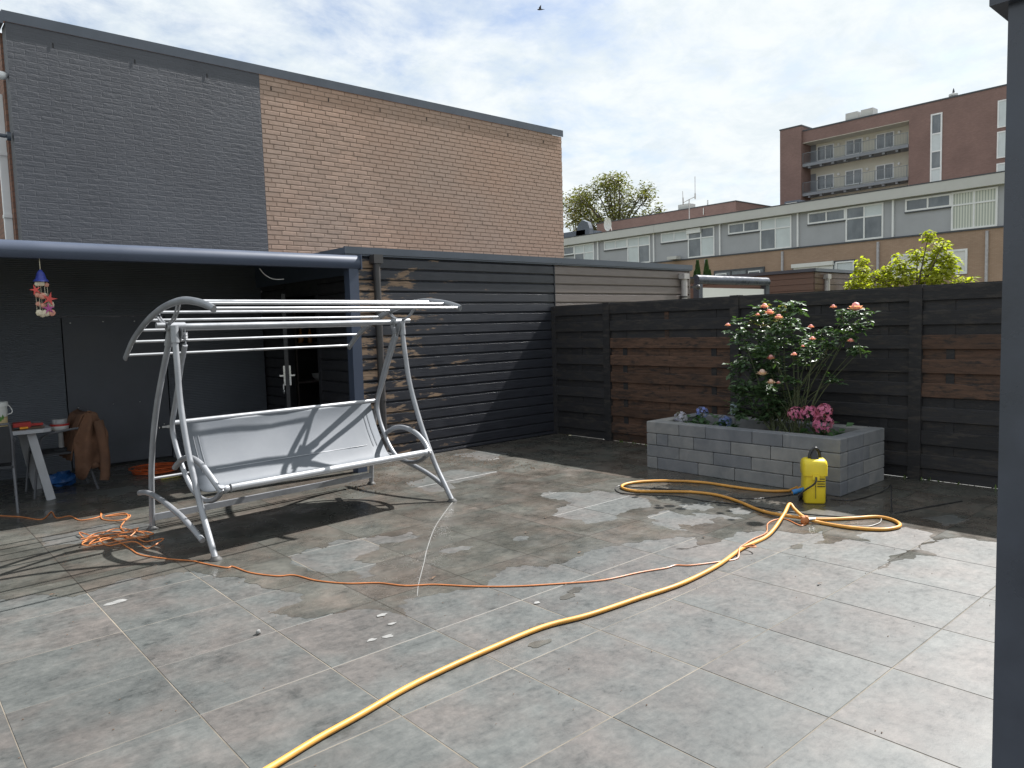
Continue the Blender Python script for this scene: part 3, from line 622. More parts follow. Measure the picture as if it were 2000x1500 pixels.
for s_ in range(len(PY)-1):
    ya, yb = PY[s_+1]+.056, PY[s_]-.056; L = yb-ya; ym = (ya+yb)/2
    z = FT; k = 0
    while z > .12:
        front = (k % 2 == 0); h = .132
        zc0 = z-h
        brown = False
        if s_ == 1 and zc0 < 1.30: brown = True
        if s_ == 3 and .72 < zc0 < 1.30: brown = True
        x0 = -.040 if front else -.012
        mb = MB(); e = .004; x1 = x0+.02
        mb.prism([(x1,zc0),(x0+e,zc0),(x0,zc0+e),(x0,z-e),(x0+e,z),(x1,z)], 'y', ya+(0 if front else .0), yb)
        b = mb.build('board', M_fbrown if brown else M_fence, fence)
        z -= .1125; k += 1
    for f in ((.13,.87) if s_ else (.5,)):
        yy = ya+L*f
        MB().box(-.0195,-.0135,yy-.035,yy+.035,.10,1.70).build('batten', M_fence, fence)
    if s_:
        MB().box(-.0195,-.0135,ya+L*.5-.03,ya+L*.5+.03,.10,1.70).build('batten', M_fbrown if s_ == 1 else M_fence, fence)
    MB().box(-.03,.03,ya,yb,FT+.001,FT+.012).build('top_cap', M_fence, fence)
M_weed = simple('weed_green', (.10,.16,.03), .6, .4, 30)
wd = MB(); rg = random.Random(3)
for (ya, yb, n_) in ((-2.5,-1.15,90),(-5.0,-4.75,40),(-6.6,-4.95,130)):
    for _ in range(n_):
        y = rg.uniform(ya,yb); wd.leaf((rg.uniform(-.03,.09),y,-.02), (rg.uniform(-.6,.4),rg.uniform(-.6,.6),rg.uniform(.4,1.2)), (rg.gauss(0,1),rg.gauss(0,1),.3), rg.uniform(.03,.085), .018)
wd.build('weeds', M_weed, kind='stuff')['label'] = 'low green weeds along the foot of the fence'

# ------------------------------------------------------------------ block planter
planter = thing('block_planter', 'grey concrete block raised bed in front of the black fence', 'planter', (-.73,-3.65,0))
def block_mat():
    t = MT('concrete_block'); p = t.pos()
    oi = t.n('ShaderNodeObjectInfo').outputs['Random']
    n = t.noise(p, 5, 7, .62, .4); f = t.noise(p, 90, 4, .6)
    c = t.ramp(n, [(.3,(.155,.162,.172)),(.7,(.245,.245,.246))])
    c = t.mixc(1.0, c, t.ramp(oi, [(0,(.74,.77,.84)),(.5,(1.0,1.0,1.0)),(1,(1.2,1.17,1.12))]), 'MULTIPLY')
    st = t.noise(t.map(p, (9,9,1.0)), 1.3, 5, .6)
    c = t.mixc(t.ramp(st, [(.6,0.0),(.75,.55)]), c, (.27,.268,.26))
    t.bump(t.math('ADD', f, n), .35, .003); return t.fin(c, .75, 0, .4)
M_block = block_mat()
PX0, PX1, PYA, PYB, CH = -1.19, -.27, -4.71, -2.60, .1275
rowsj = [[-2.74,-3.25,-3.67,-4.18,-4.48],[-3.02,-3.43,-3.85,-4.27],[-2.73,-2.88,-3.20,-3.63,-4.05,-4.53],[-3.02,-3.34,-3.86,-4.17]]
WT = .15; jg = .0034
def blk(x0, x1, y0, y1, k):
    z0 = k*CH+.001; z1 = (k+1)*CH-.003; e = .006
    mb = MB(); a = (x0+jg, y0+jg); b = (x1-jg, y1-jg)
    vs = []
    for z, ins in ((z0,e),(z0+e,0),(z1-e,0),(z1,e)):
        vs += [(a[0]+ins,a[1]+ins,z),(b[0]-ins,a[1]+ins,z),(b[0]-ins,b[1]-ins,z),(a[0]+ins,b[1]-ins,z)]
    fs = [(3,2,1,0),(12,13,14,15)]
    for r in range(3):
        for i in range(4): fs.append((r*4+i, r*4+(i+1) % 4, r*4+4+(i+1) % 4, r*4+4+i))
    return mb.add(vs, fs).build('block', M_block, planter)
for k in range(4):
    js = [PYB] + rowsj[k] + [PYA]
    for a, b in zip(js[:-1], js[1:]): blk(PX0, PX0+WT, b, a, k)
    for ys in ((PYA, PYA+WT), (PYB-WT, PYB)):
        xs = [PX0+WT, (-.72 if k % 2 else -.60), PX1]
        for a, b in zip(xs[:-1], xs[1:]): blk(a, b, ys[0], ys[1], k)
    for q in range(4): blk(PX1-WT, PX1, PYA+WT+q*(PYB-PYA-2*WT)/4, PYA+WT+(q+1)*(PYB-PYA-2*WT)/4, k)
M_soil = simple('soil', (.045,.035,.028), .95, .5, 12, bump=.9, bscale=40, bdist=.03)
sl = MB(); nx, ny = 10, 24; rg = random.Random(9)
sl.v = [(PX0+WT+.004+(PX1-PX0-2*WT-.008)*i/nx, PYA+WT+.004+(PYB-PYA-2*WT-.008)*j/ny, .40+rg.uniform(-.012,.02)) for i in range(nx+1) for j in range(ny+1)]
sl.f = [(i*(ny+1)+j,(i+1)*(ny+1)+j,(i+1)*(ny+1)+j+1,i*(ny+1)+j+1) for i in range(nx) for j in range(ny)]
sl.build('soil', M_soil, planter)
# ------------------------------------------------------------------ garden swing
M_silver = simple('silver_paint', (.27,.28,.30), .40, .14, 7, metal=.35, bump=.04)
M_rod = simple('pale_metal_rod', (.385,.395,.415), .34, .1, 5, metal=.4, bump=.02)
t = MT('sling_fabric'); p = t.obj()
w1 = t.math('SINE', t.math('MULTIPLY', t.n('ShaderNodeSeparateXYZ').outputs[0], 1.0))
sp = t.n('ShaderNodeSeparateXYZ'); t.l(p, sp.inputs[0])
wv = t.math('MULTIPLY', t.math('SINE', t.math('MULTIPLY', sp.outputs[0], 900.0)), t.math('SINE', t.math('MULTIPLY', sp.outputs[2], 900.0)))
n = t.noise(p, 2.5, 6, .6)
c = t.ramp(n, [(.3,(.110,.124,.144)),(.7,(.140,.153,.171))])
st = t.ramp(t.noise(t.map(p, (10,10,.8)), 2.0, 5, .6), [(.60,0.0),(.75,.5)])
c = t.mixc(st, c, (.12,.13,.143))
t.bump(wv, .15, .002); M_sling = t.fin(c, .6)
M_rubber = simple('dark_rubber', (.07,.07,.07), .6, .2, 8)
sw = thing('garden_swing', 'silver garden swing bench with bare canopy rods on the wet patio', 'garden swing', (-4.70,-1.70,0), RAD(4.0))
HUBU, HV, HZ_ = 1.03, -.02, 1.64
def side(s_):
    U = lambda u: s_*u
    fl = spline([(U(1.045),-.05,1.60),(U(1.05),-.075,1.38),(U(1.06),-.115,1.08),(U(1.07),-.21,.78),(U(1.075),-.31,.55),(U(1.08),-.43,.32),(U(1.085),-.54,.155),(U(1.09),-.635,.015)],5)
    o = MB().tube(fl,.0225,10).build('front_leg', M_silver, sw, True)
    MB().lathe((U(1.09),-.64,.0),[(.045,0),(.045,.008),(.03,.022),(.026,.03)],14).build('foot', M_rubber, o, True)
    bl = spline([(U(1.045),.01,1.60),(U(1.05),.18,1.34),(U(1.06),.33,1.07),(U(1.065),.45,.80),(U(1.07),.53,.52),(U(1.07),.57,.27),(U(1.07),.60,.015)],5)
    o = MB().tube(bl,.0225,10).build('back_leg', M_silver, sw, True)
    MB().lathe((U(1.07),.60,.0),[(.045,0),(.045,.008),(.03,.022),(.026,.03)],14).build('foot', M_rubber, o, True)
    br = spline([(U(1.125),.68,.30),(U(1.125),.5,.327),(U(1.125),.25,.315),(U(1.12),-.1,.25),(U(1.12),-.32,.19),(U(1.115),-.50,.12)],5)
    MB().tube(br,.0215,8).build('side_brace', M_silver, sw, True)
    # hub: sleeve, half-round plate, joint
    h = MB().tube([(U(1.09),HV,HZ_),(U(.955),HV,HZ_)],.033,12)
    h.prism([(HV+.075*math.cos(a),HZ_-.01+.10*math.sin(a)) for a in [math.pi+k*math.pi/8 for k in range(9)]],'x',U(1.0)-.005,U(1.0)+.005)
    h.tube([(U(1.045),-.052,1.645),(U(1.05),-.072,1.42)][:1]+[(U(1.047),-.06,1.52)],.030,12)
    h.tube([(U(1.045),.0,1.635),(U(1.05),.07,1.50)],.029,12)
    hub = h.build('hub', M_silver, sw, True)
    for sv, pth in ((-1,[(HV-.005,1.66),(-.09,1.675),(-.16,1.71),(-.215,1.765),(-.235,1.812)]),(1,[(HV+.005,1.66),(.06,1.67),(.12,1.695),(.165,1.73),(.185,1.765)])):
        for du in (1.065,1.085):
            MB().tube(spline([(U(du),v,z) for v,z in pth],4),.0075,6).build('bracket_arm', M_silver, hub, True)
    MB().tube([(U(1.10),HV,HZ_+.01),(U(1.16),HV,HZ_+.01)],.022,8).build('pivot_bolt', M_silver, hub, True)
    arc = spline([(U(1.085),v,z) for v,z in ((-.85,1.738),(-.78,1.76),(-.64,1.79),(-.44,1.815),(-.28,1.818),(-.08,1.80),(.1,1.768),(.33,1.705),(.55,1.62),(.75,1.52),(.92,1.395))],5)
    MB().tube(arc,.027,10,True,.62,(0,0,1)).build('canopy_arc', M_silver, sw, True)
    # J-shaped hanger that runs down the seat side and curls under it
    hg = spline([(U(.975),-.055,1.50),(U(.975),.06,1.31),(U(.975),.20,1.05),(U(.975),.295,.87),(U(.97),.275,.73),(U(.965),.20,.59),(U(.96),.10,.455),(U(.955),-.02,.365),(U(.955),-.17,.335),(U(.955),-.33,.355),(U(.955),-.45,.41),(U(.955),-.505,.48)],6)
    MB().tube(hg,.0205,8).build('hanger', M_silver, sw, True)
    ar = spline([(U(.985),.27,.535),(U(.99),.19,.575),(U(.99),.06,.63),(U(.99),-.09,.648),(U(.99),-.26,.615),(U(.985),-.39,.545),(U(.97),-.47,.475),(U(.955),-.50,.44)],6)
    MB().tube(ar,.0225,10).build('armrest', M_silver, sw, True)
    spz = [( U(.965)+.018*math.cos(k*.9), -.045+.018*math.sin(k*.9), 1.595-.0016*k) for k in range(40)]
    MB().tube(spz,.0035,5).tube([(U(.965),-.045,1.64),(U(.965),-.045,1.59)],.004,5).tube([(U(.965),-.05,1.535),(U(.972),-.055,1.49)],.006,5).build('spring', M_silver, sw, True)
side(1); side(-1)
MB().tube([(-1.0,HV,HZ_),(1.0,HV,HZ_)],.0235,12).build('top_bar', M_silver, sw, True)
for v, z in ((-.83,1.745),(-.64,1.787),(-.44,1.811),(.15,1.752),(.34,1.697),(.53,1.622),(.72,1.532),(.88,1.422)):
    MB().tube([(-1.075,v,z),(1.075,v,z)],.0115,8).build('canopy_rod', M_rod, sw, True)
MB().bar((-1.06,.585,.10),(1.06,.585,.10),.03,.05).build('rear_bar', M_silver, sw)
MB().tube([(-1.07,.60,.415),(1.07,.60,.415)],.012,8).build('rear_bar', M_rod, sw, True)
sp_ = spline([(0,v,z) for v,z in ((.305,.880),(.285,.80),(.25,.71),(.20,.61),(.14,.51),(.08,.425),(.03,.385),(-.05,.370),(-.2,.388),(-.36,.43),(-.46,.462))],4)
sm = MB(); ku = 12
for i, q in enumerate(sp_):
    for j in range(ku+1):
        u = -.9+1.8*j/ku; sm.v.append((u, q.y+.006*math.sin(j*1.3+i*.4)*math.sin(math.pi*j/ku), q.z-.008*math.sin(math.pi*j/ku)))
nq = len(sm.v)
for i in range(len(sp_)-1):
    for j in range(ku): a = i*(ku+1)+j; sm.f.append((a,a+1,a+ku+2,a+ku+1))
so_ = sm.build('sling_seat', M_sling, sw, True)
md = so_.modifiers.new('thickness', 'SOLIDIFY'); md.thickness = .004
MB().tube([(-.955,.315,.885),(.955,.315,.885)],.019,10).build('backrest_bar', M_rod, sw, True)
MB().tube([(-.88,-.475,.455),(.90,-.475,.455)],.030,14).build('front_bar', M_rod, sw, True)
for s_ in (-1,1):
    MB().tube([(s_*.95,-.49,.452),(s_*.935,-.485,.453),(s_*.90,-.478,.455)],[.022,.034,.026],12).build('bar_joint', M_silver, sw, True)
    for k in range(2):
        MB().tube([(s_*(.83-.04*k),v-.006,z+.004) for v,z in ((.27,.76),(.235,.68),(.18,.575),(.12,.48))],.0022,5).build('seam', M_rod, so_)
MB().tube([(-.72,.127,.497),(.72,.127,.497)],.0025,5).build('seam', M_rod, so_)

# ------------------------------------------------------------------ pressure washer and its lines
M_yellow = simple('yellow_plastic', (.72,.56,.03), .38, .08, 5, bump=.03)
M_blackp = simple('black_plastic', (.02,.02,.022), .4, .2, 8)
M_blue = simple('blue_plastic', (.02,.16,.42), .35, .1, 8)
M_orange = simple('orange_hose', (.56,.27,.05), .5, .2, 5, bump=.08)
M_cord = simple('orange_cord', (.48,.17,.055), .5, .2, 9, bump=.05)
wc = Vector((-1.50,-4.625,0))
wash = thing('pressure_washer', 'small yellow upright pressure washer standing by the corner of the block planter', 'pressure washer', tuple(wc))
ax_f = Vector((-.80,-.60,0)).normalized(); ax_r = Vector((-ax_f.y, ax_f.x, 0))   # towards camera / to the right in view
def wl(r, f, z): return wc + ax_r*r + ax_f*f + Vector((0,0,z))
def ring(hw, f0, f1, z, ch): # chamfered rectangle
    return [wl(-hw+ch,f1,z), wl(-hw,f1-ch,z), wl(-hw,f0+ch,z), wl(-hw+ch,f0,z), wl(hw-ch,f0,z), wl(hw,f0+ch,z), wl(hw,f1-ch,z), wl(hw-ch,f1,z)]
secs = [(.078,-.10,.072,.006,.012),(.082,-.12,.078,.02,.014),(.084,-.12,.080,.14,.016),(.082,-.11,.082,.215,.016),(.082,-.105,.083,.238,.016),(.094,-.10,.094,.242,.018),(.096,-.085,.095,.335,.02),(.092,-.078,.088,.362,.022),(.080,-.055,.066,.378,.022),(.066,-.04,.045,.383,.018)]
b = MB(); 
for hw,f0,f1,z,ch in secs: b.v += [tuple(q) for q in ring(hw,f0,f1,z,ch)]
b.f.append(tuple(range(7,-1,-1))); b.f.append(tuple((len(secs)-1)*8+i for i in range(8)))
for i in range(len(secs)-1):
    for j in range(8): b.f.append((i*8+j, i*8+(j+1) % 8, i*8+8+(j+1) % 8, i*8+8+j))
body = b.build('body', M_yellow, wash, True)
MB().tube(spline([wl(-.045,.03,.36),wl(-.036,.025,.42),wl(-.008,.015,.462),wl(.022,.01,.462),wl(.045,-.005,.42),wl(.055,-.02,.36)],6),.0125,8).build('handle', M_blackp, wash, True)
pan = MB(); pan.add([wl(-.042,.072,.345),wl(.042,.072,.34),wl(.016,.03,.445),wl(-.014,.03,.445),wl(-.042,.05,.345),wl(.042,.05,.34),wl(.016,.012,.445),wl(-.014,.012,.445)],[(0,1,2,3),(7,6,5,4),(0,4,5,1),(1,5,6,2),(2,6,7,3),(3,7,4,0)]); pan.build('handle_panel', M_blackp, wash)
for k in range(4):
    z = .155+.021*k
    MB().bar(wl(.015,.087,z), wl(.075,.087,z), .004,.007).build('vent_slot', M_blackp, body)
MB().bar(wl(.0,.083,.235), wl(.0,.105,.235), .055,.05).build('socket', M_yellow, body)
MB().bar(wl(-.0,.088,.05), wl(-.0,.0885,.245), .004,.003).build('shell_seam', M_blackp, body)
MB().tube([wl(.080,-.07,.052),wl(.108,-.07,.052)],.050,14).build('wheel', M_blackp, wash, True)
MB().tube([wl(-.108,-.07,.052),wl(-.080,-.07,.052)],.050,14).build('wheel', M_blackp, wash, True)
MB().tube([wl(-.080,.02,.115),wl(-.14,.03,.10)],.018,10).tube([wl(-.14,.03,.10),wl(-.175,.035,.09)],.022,10).build('hose_coupling', M_blue, wash, True)
MB().tube(spline([wl(.0,.105,.235),wl(-.005,.125,.205),wl(-.03,.12,.17),wl(-.08,.10,.13),wl(-.14,.08,.07)],5),.008,6).build('gun_hose_end', M_blackp, wash, True)
def line3(pts, z, r, wob=0.0, seed=1, sub=5, lifts=None):
    rg = random.Random(seed); P = []
    for i, (x, y) in enumerate(pts):
        P.append((x+rg.gauss(0,wob), y+rg.gauss(0,wob), z+(lifts or {}).get(i, 0.0)))
    return spline(P, sub)
HO = list(HOSE)
hp_ = line3([(-6.9,-5.22),(-6.7,-5.15)]+HO[:-1], .015, .0145, 0, 1, 6, {15:.06,16:.09,17:.06,18:.03,2+26:.012})
hp_ += spline([hp_[-1], (HO[-1][0],HO[-1][1],.05), wl(-.172,.035,.09)], 6)[1:]
MB().tube(hp_,.0128,10).build('garden_hose', M_orange, None, True, 'thick yellow-orange garden hose snaking from the foreground to the pressure washer', 'hose')
MB().tube(line3(CORD, .006, .005, .004, 4, 5, {28:.035,29:.035,30:.03}),.0048,6).build('extension_cord', M_cord, None, True, 'thin orange extension cord running across the tiles from the swing to the hose', 'cord')
MB().tube(line3(CORD_REST, .006, .005, .006, 5, 6),.0048,6).build('extension_cord', M_cord, None, True, 'thin orange cord lying loosely in the veranda shade beside the tangle', 'cord')
rg = random.Random(12); tg = line3(CORD_TANGLE, .008, .005, .02, 6, 7)
tg = [Vector((q.x,q.y,.006+.022*abs(math.sin(i*.21)))) for i, q in enumerate(tg)]
MB().tube(tg,.0048,6).build('tangled_cord', M_cord, None, True, 'tangled heap of orange cord in front of the left swing legs', 'cord')
MB().tube(line3(BLACK_CABLE, .006, .005, .004, 7, 6),.0045,6).build('pressure_hose', M_blackp, None, True, 'thin black pressure hose looping beside the orange hose', 'hose')
MB().tube(line3(POWER_CABLE, .006, .005, .003, 8, 6, {4:.05,5:.06}),.0058,6).build('power_cable', M_blackp, None, True, 'black power cable trailing from the washer along the shaded fence', 'cable')
MB().tube(line3(THIN_CABLE, .008, .004, .003, 9, 6),.0042,6).build('plug_lead', simple('grey_lead', (.25,.24,.22), .5), None, True, 'short grey lead inside the bend of the orange hose', 'cable')
kx, ky = CORD[-1]
kn = thing('cord_connector', 'orange knotted cord plug resting on the hose near the washer', 'connector', (kx,ky,0))
MB().blob((kx,ky,.034),.034,5,.28,10,(1.15,1,.85)).build('plug_body', M_cord, kn, True)
MB().tube([(kx+.02,ky-.015,.036),(kx+.07,ky-.045,.036)],.010,8).build('plug_tip', M_steel, kn, True)
rg = random.Random(21); ce = MB()
for k in range(9):
    r_ = rg.uniform(.14,.27); ox, oy = rg.uniform(-.05,.05), rg.uniform(-.03,.03)
    ce.tube([(-5.0+ox+r_*1.15*math.cos(a)+rg.gauss(0,.004), 1.55+oy+r_*math.sin(a), .01+.007*k) for a in [i*math.pi/14 for i in range(29)]],.006,5)
ce.build('cord_coil', simple('red_orange_cord', (.50,.10,.03), .5), None, True, 'flat coil of red-orange cord by the dark wall behind the swing', 'cord')
MB().tube(spline([(-5.12,.97,.012),(-5.0,.985,.014),(-4.93,1.0,.016),(-4.90,1.03,.016),(-4.92,1.06,.016),(-4.95,1.04,.016),(-4.94,1.01,.016)],5),.009,6).build('hook_tool', simple('yellow_grip', (.55,.50,.10), .5), None, True, 'small yellow hooked tool on the ground behind the swing', 'tool')

# ------------------------------------------------------------------ table corner under the veranda
M_tbl = simple('grey_table', (.38,.39,.42), .45, .1, 4, bump=.05); M_tray = simple('table_top_brown', (.15,.13,.11), .5, .3, 6)
tb = thing('patio_table', 'pale grey garden table at the left edge under the veranda', 'table', (-6.9,1.2,0))
tp = [(-7.9,.76),(-6.22,.76),(-6.15,.80),(-6.13,.87),(-6.13,1.50),(-6.17,1.58),(-6.25,1.60),(-7.9,1.60)]
MB().prism(tp,'z',.675,.71).build('tabletop', M_tbl, tb)
MB().prism([(-7.85,.80),(-6.24,.80),(-6.19,.86),(-6.19,1.5),(-6.26,1.56),(-7.85,1.56)],'z',.7102,.713).build('top_inlay', M_tray, tb)
for (xa, ya, xb, yb) in ((-6.31,.86,-6.19,.81),(-6.31,1.48,-6.19,1.54),(-7.7,.86,-7.8,.81),(-7.7,1.48,-7.8,1.54)):
    MB().bar((xa,ya,.675),(xb,yb,0),.075,.05,(0,1,0)).build('leg', M_tbl, tb)
M_bw = simple('bucket_white', (.74,.75,.74), .4, .05, 4); M_lab = None
t = MT('bucket_label'); sp = t.n('ShaderNodeSeparateXYZ'); t.l(t.pos(), sp.inputs[0])
c = t.ramp(t.math('MULTIPLY', t.math('SUBTRACT', sp.outputs[2], .74), 6.0, True), [(0,(.62,.48,.24)),(.58,(.68,.55,.32)),(.64,(.50,.36,.15)),(.70,(.68,.70,.68))]); M_lab = t.fin(c, .45)
bc = (-6.612,.93,.713)
bk = thing('plastic_bucket', 'white plastic bucket with a yellow label on the table', 'bucket', bc)
MB().lathe(bc,[(.125,0),(.130,.01),(.140,.235)],24).build('shell', M_bw, bk, True)
MB().lathe(bc,[(.1385,.232),(.150,.235),(.150,.272),(.143,.279),(.02,.279)],24).build('lid', M_bw, bk, True)
lb = MB()
for k in range(19):
    a = RAD(-150+k*10)
    for z in (.015,.205):
        r_ = .1305+.010*(z/.235)+.0012; lb.v.append((bc[0]+r_*math.cos(a), bc[1]+r_*math.sin(a), bc[2]+z))
lb.f = [(2*k,2*k+2,2*k+3,2*k+1) for k in range(18)]
lab = lb.build('label', M_lab, bk, True)
M_leafp = simple('green_print', (.10,.25,.05), .5)
for (a0, z0) in ((-62,.12),(-72,.15),(-52,.135)):
    a = RAD(a0); lf = MB(); r_ = .1395
    pts_ = [(0,-.025),(.016,0),(0,.03),(-.016,0)]
    lf.add([(bc[0]+(r_)*math.cos(a+u/.14), bc[1]+(r_)*math.sin(a+u/.14), bc[2]+z0+w_) for u,w_ in pts_],[(0,1,2,3)]); lf.build('leaf_print', M_leafp, lab)
MB().tube(spline([(bc[0]+.148,bc[1]-.03,bc[2]+.245),(bc[0]+.168,bc[1]-.06,bc[2]+.20),(bc[0]+.16,bc[1]-.085,bc[2]+.17),(bc[0]+.125,bc[1]-.10,bc[2]+.16)],5),.004,6).build('bail', M_bw, bk, True)
def tool_box(name, lab, c, mat, pts, h):
    MB().prism([(c[0]+a, c[1]+b_) for a,b_ in pts],'z',c[2],c[2]+h).build(name, mat, None, False, lab, name.split('_')[-1])
tr = thing('dust_pan', 'flat red plastic pan lying on the table end', 'pan', (-6.36,1.05,.713))
MB().prism([(-6.43,.98),(-6.28,1.0),(-6.27,1.13),(-6.42,1.12)],'z',.7135,.765).build('tray', M_red, tr)
MB().bar((-6.28,1.06,.735),(-6.17,1.08,.73),.035,.025).build('grip', M_red, tr)
kn_ = thing('scraper', 'small scraper with orange handle on the table edge', 'scraper', (-6.35,.84,.713))
MB().tube([(-6.40,.835,.727),(-6.33,.84,.727)],.012,8).build('handle', simple('orange_grip', (.75,.30,.02), .4), kn_, True)
MB().tube([(-6.45,.83,.727),(-6.40,.835,.727)],[.014,.012],8).build('grip_end', M_blackp, kn_, True)
MB().bar((-6.33,.84,.725),(-6.19,.85,.722),.03,.004).build('blade', simple('rust_blade', (.20,.12,.07), .6), kn_)
M_chair = simple('chair_steel', (.10,.105,.12), .4, .15, 6); M_cloth = simple('dark_fabric', (.03,.032,.038), .8, .2, 9)
def chair(loc, rz, lab):
    c_ = thing('garden_chair', lab, 'chair', loc, rz, 'garden chairs at the table')
    for s_ in (-1,1):
        MB().tube(spline([(s_*.25,-.27,0),(s_*.25,-.24,.25),(s_*.25,-.21,.44),(s_*.26,-.17,.60),(s_*.26,-.05,.64),(s_*.25,.14,.66),(s_*.23,.20,.64)],4),.012,6).build('arm_leg', M_chair, c_, True)
        MB().tube(spline([(s_*.22,.30,0),(s_*.22,.22,.30),(s_*.22,.17,.44),(s_*.22,.23,.70),(s_*.21,.26,.82)],4),.012,6).build('rear_leg', M_chair, c_, True)
    MB().tube([(-.21,.26,.82),(.21,.26,.82)],.012,6).build('top_rail', M_chair, c_, True)
    MB().box(-.22,.22,-.22,.19,.405,.425).build('seat', M_cloth, c_)
    MB().add([(-.21,.175,.46),(.21,.175,.46),(.21,.255,.80),(-.21,.255,.80),(-.21,.185,.46),(.21,.185,.46),(.21,.265,.80),(-.21,.265,.80)],[(0,1,2,3),(7,6,5,4),(0,4,5,1),(1,5,6,2),(2,6,7,3),(3,7,4,0)]).build('backrest', M_cloth, c_)
    return c_
chair((-6.03,1.23,0), RAD(-90), 'dark steel garden chair carrying the brown jacket at the table end')
chair((-6.72,.70,0), RAD(176), 'dark garden chair pushed under the near side of the table')
# jacket draped over the chair back
M_leath = simple('brown_suede', (.125,.062,.036), .85, .3, 7, bump=.6, bscale=25, bdist=.012)
jk = thing('suede_jacket', 'worn brown suede jacket hung over the chair back', 'jacket', (-5.780,1.23,.2))
prof_ = [(-5.97,.33),(-5.945,.50),(-5.90,.66),(-5.845,.785),(-5.775,.83),(-5.70,.80),(-5.66,.68),(-5.64,.50),(-5.625,.34),(-5.62,.22)]
jm = MB(); ny_ = 14
for i, (x, z) in enumerate(prof_):
    for j in range(ny_+1):
        f = j/ny_; y = .99+.48*f
        hang = -.09*max(0, math.sin(f*9.0)) if i >= 8 else 0
        jm.v.append((x+.014*math.sin(f*17+i*.6), y+.012*math.sin(i*.9), z+hang+(-.03*math.sin(f*3.1) if i == 4 else 0)))
for i in range(len(prof_)-1):
    for j in range(ny_): a = i*(ny_+1)+j; jm.f.append((a,a+1,a+ny_+2,a+ny_+1))
jo = jm.build('body', M_leath, jk, True); md = jo.modifiers.new('thickness','SOLIDIFY'); md.thickness = .014
# front panel hanging down towards the camera, with soft folds
fp = MB(); nz_ = 14
for i in range(nz_+1):
    g_ = i/nz_; z = .81-.60*g_
    xl = -5.80-.13*min(1,g_*2.2); xr = -5.72+.10*min(1,g_*3)
    for j in range(13):
        f = j/12; fp.v.append((xl+(xr-xl)*f, .955+.030*math.sin(f*11+g_*1.5)*min(1,g_*3+.15)+.012*math.sin(g_*14+f*5), z-(.10*math.sin(f*7.5+.4) if i == nz_ else 0)+(.015*math.sin(f*9) if i > 8 else 0)))
for i in range(nz_):
    for j in range(12): a = i*13+j; fp.f.append((a,a+1,a+14,a+13))
fo_ = fp.build('front_panel', M_leath, jk, True); md = fo_.modifiers.new('thickness','SOLIDIFY'); md.thickness = .012
MB().tube(spline([(-5.70,.945,.72),(-5.68,.93,.54),(-5.665,.935,.36),(-5.67,.93,.20),(-5.685,.925,.10)],5),[.050]*15+[.046]*6,10,True,.75).build('sleeve', M_leath, jk, True)
# glass storm lantern on the chair seat
lt = thing('storm_lantern', 'glass lantern with red band on a dark foot standing on the chair', 'lantern', (-6.0,1.2,.426))
MB().lathe((-6.0,1.2,.426),[(.075,0),(.075,.012),(.03,.03),(.028,.03)],16).build('base', M_cloth, lt, True)
MB().lathe((-6.0,1.2,.457),[(.026,0),(.024,.15),(.03,.16)],12).build('stem', simple('clouded_glass', (.30,.30,.31), .2, .15, 8), lt, True)
MB().lathe((-6.0,1.2,.617),[(.035,0),(.078,.03),(.088,.065),(.086,.065)],16).build('bowl', M_white, lt, True)
MB().lathe((-6.0,1.2,.683),[(.09,0),(.09,.018)],16).build('red_band', M_red, lt, True)
MB().lathe((-6.0,1.2,.702),[(.07,0),(.07,.045),(.065,.05)],16).build('glass_rim', bpy.data.materials['clouded_glass'], lt, True)
MB().blob((-5.96,1.50,.075),.12,11,.30,14,(1.15,.7,.68)).build('plastic_bag', simple('blue_bag', (.03,.12,.36), .25, .25, 9, bump=.8, bscale=14, bdist=.02), None, True, 'crumpled blue plastic bag under the jacket chair', 'bag')
# wind chime
wcm = thing('shell_wind_chime', 'shell and starfish wind chime with blue top hanging from the gutter', 'wind chime', (-6.32,-.345,1.77))
X0, Y0 = -6.32, -.345
M_shell = simple('cream_shell', (.62,.55,.42), .5, .15, 30); M_pshell = simple('pink_shell', (.55,.26,.19), .5, .2, 30); M_star = simple('coral_star', (.55,.07,.06), .6, .15, 20); M_mag = simple('magenta_star', (.36,.06,.22), .6, .15, 20)
MB().lathe((X0,Y0,2.055),[(.060,0),(.052,.012),(.040,.025),(.028,.07),(.012,.095),(.004,.10)],14).build('cap', simple('blue_cap', (.03,.045,.26), .5, .3, 40), wcm, True)
MB().tube([(X0,Y0,2.15),(X0,Y0,2.245)],.003,5).build('cord', M_shell, wcm)
for k, (dx_, zs) in enumerate(((-.042,1.80),(-.022,1.81),(-.004,1.80),(.02,1.80),(.042,1.83))):
    MB().tube([(X0+dx_,Y0+.01*((-1)**k),2.06),(X0+dx_*1.05,Y0+.01*((-1)**k),zs)],.0022,5).build('string', M_shell, wcm)
rg = random.Random(4)
for (dx_, z_, r_, mt) in ((-.03,2.035,.022,M_shell),(.0,2.04,.024,M_shell),(.035,2.03,.02,M_pshell),(-.035,1.945,.024,M_pshell),(.0,1.935,.028,M_pshell),(.017,1.945,.018,M_shell),(-.033,1.87,.02,M_pshell),(.055,1.865,.031,M_shell),(.005,1.855,.024,M_pshell),(-.03,1.795,.028,M_shell),(-.01,1.785,.03,M_shell),(.02,1.795,.030,M_shell),(.055,1.795,.028,M_pshell)):
    MB().blob((X0+dx_,Y0-.012+rg.uniform(-.012,.012),z_),r_,int(z_*999+dx_*999),.12,9,(1,.4,1)).build('shell', mt, wcm, True)
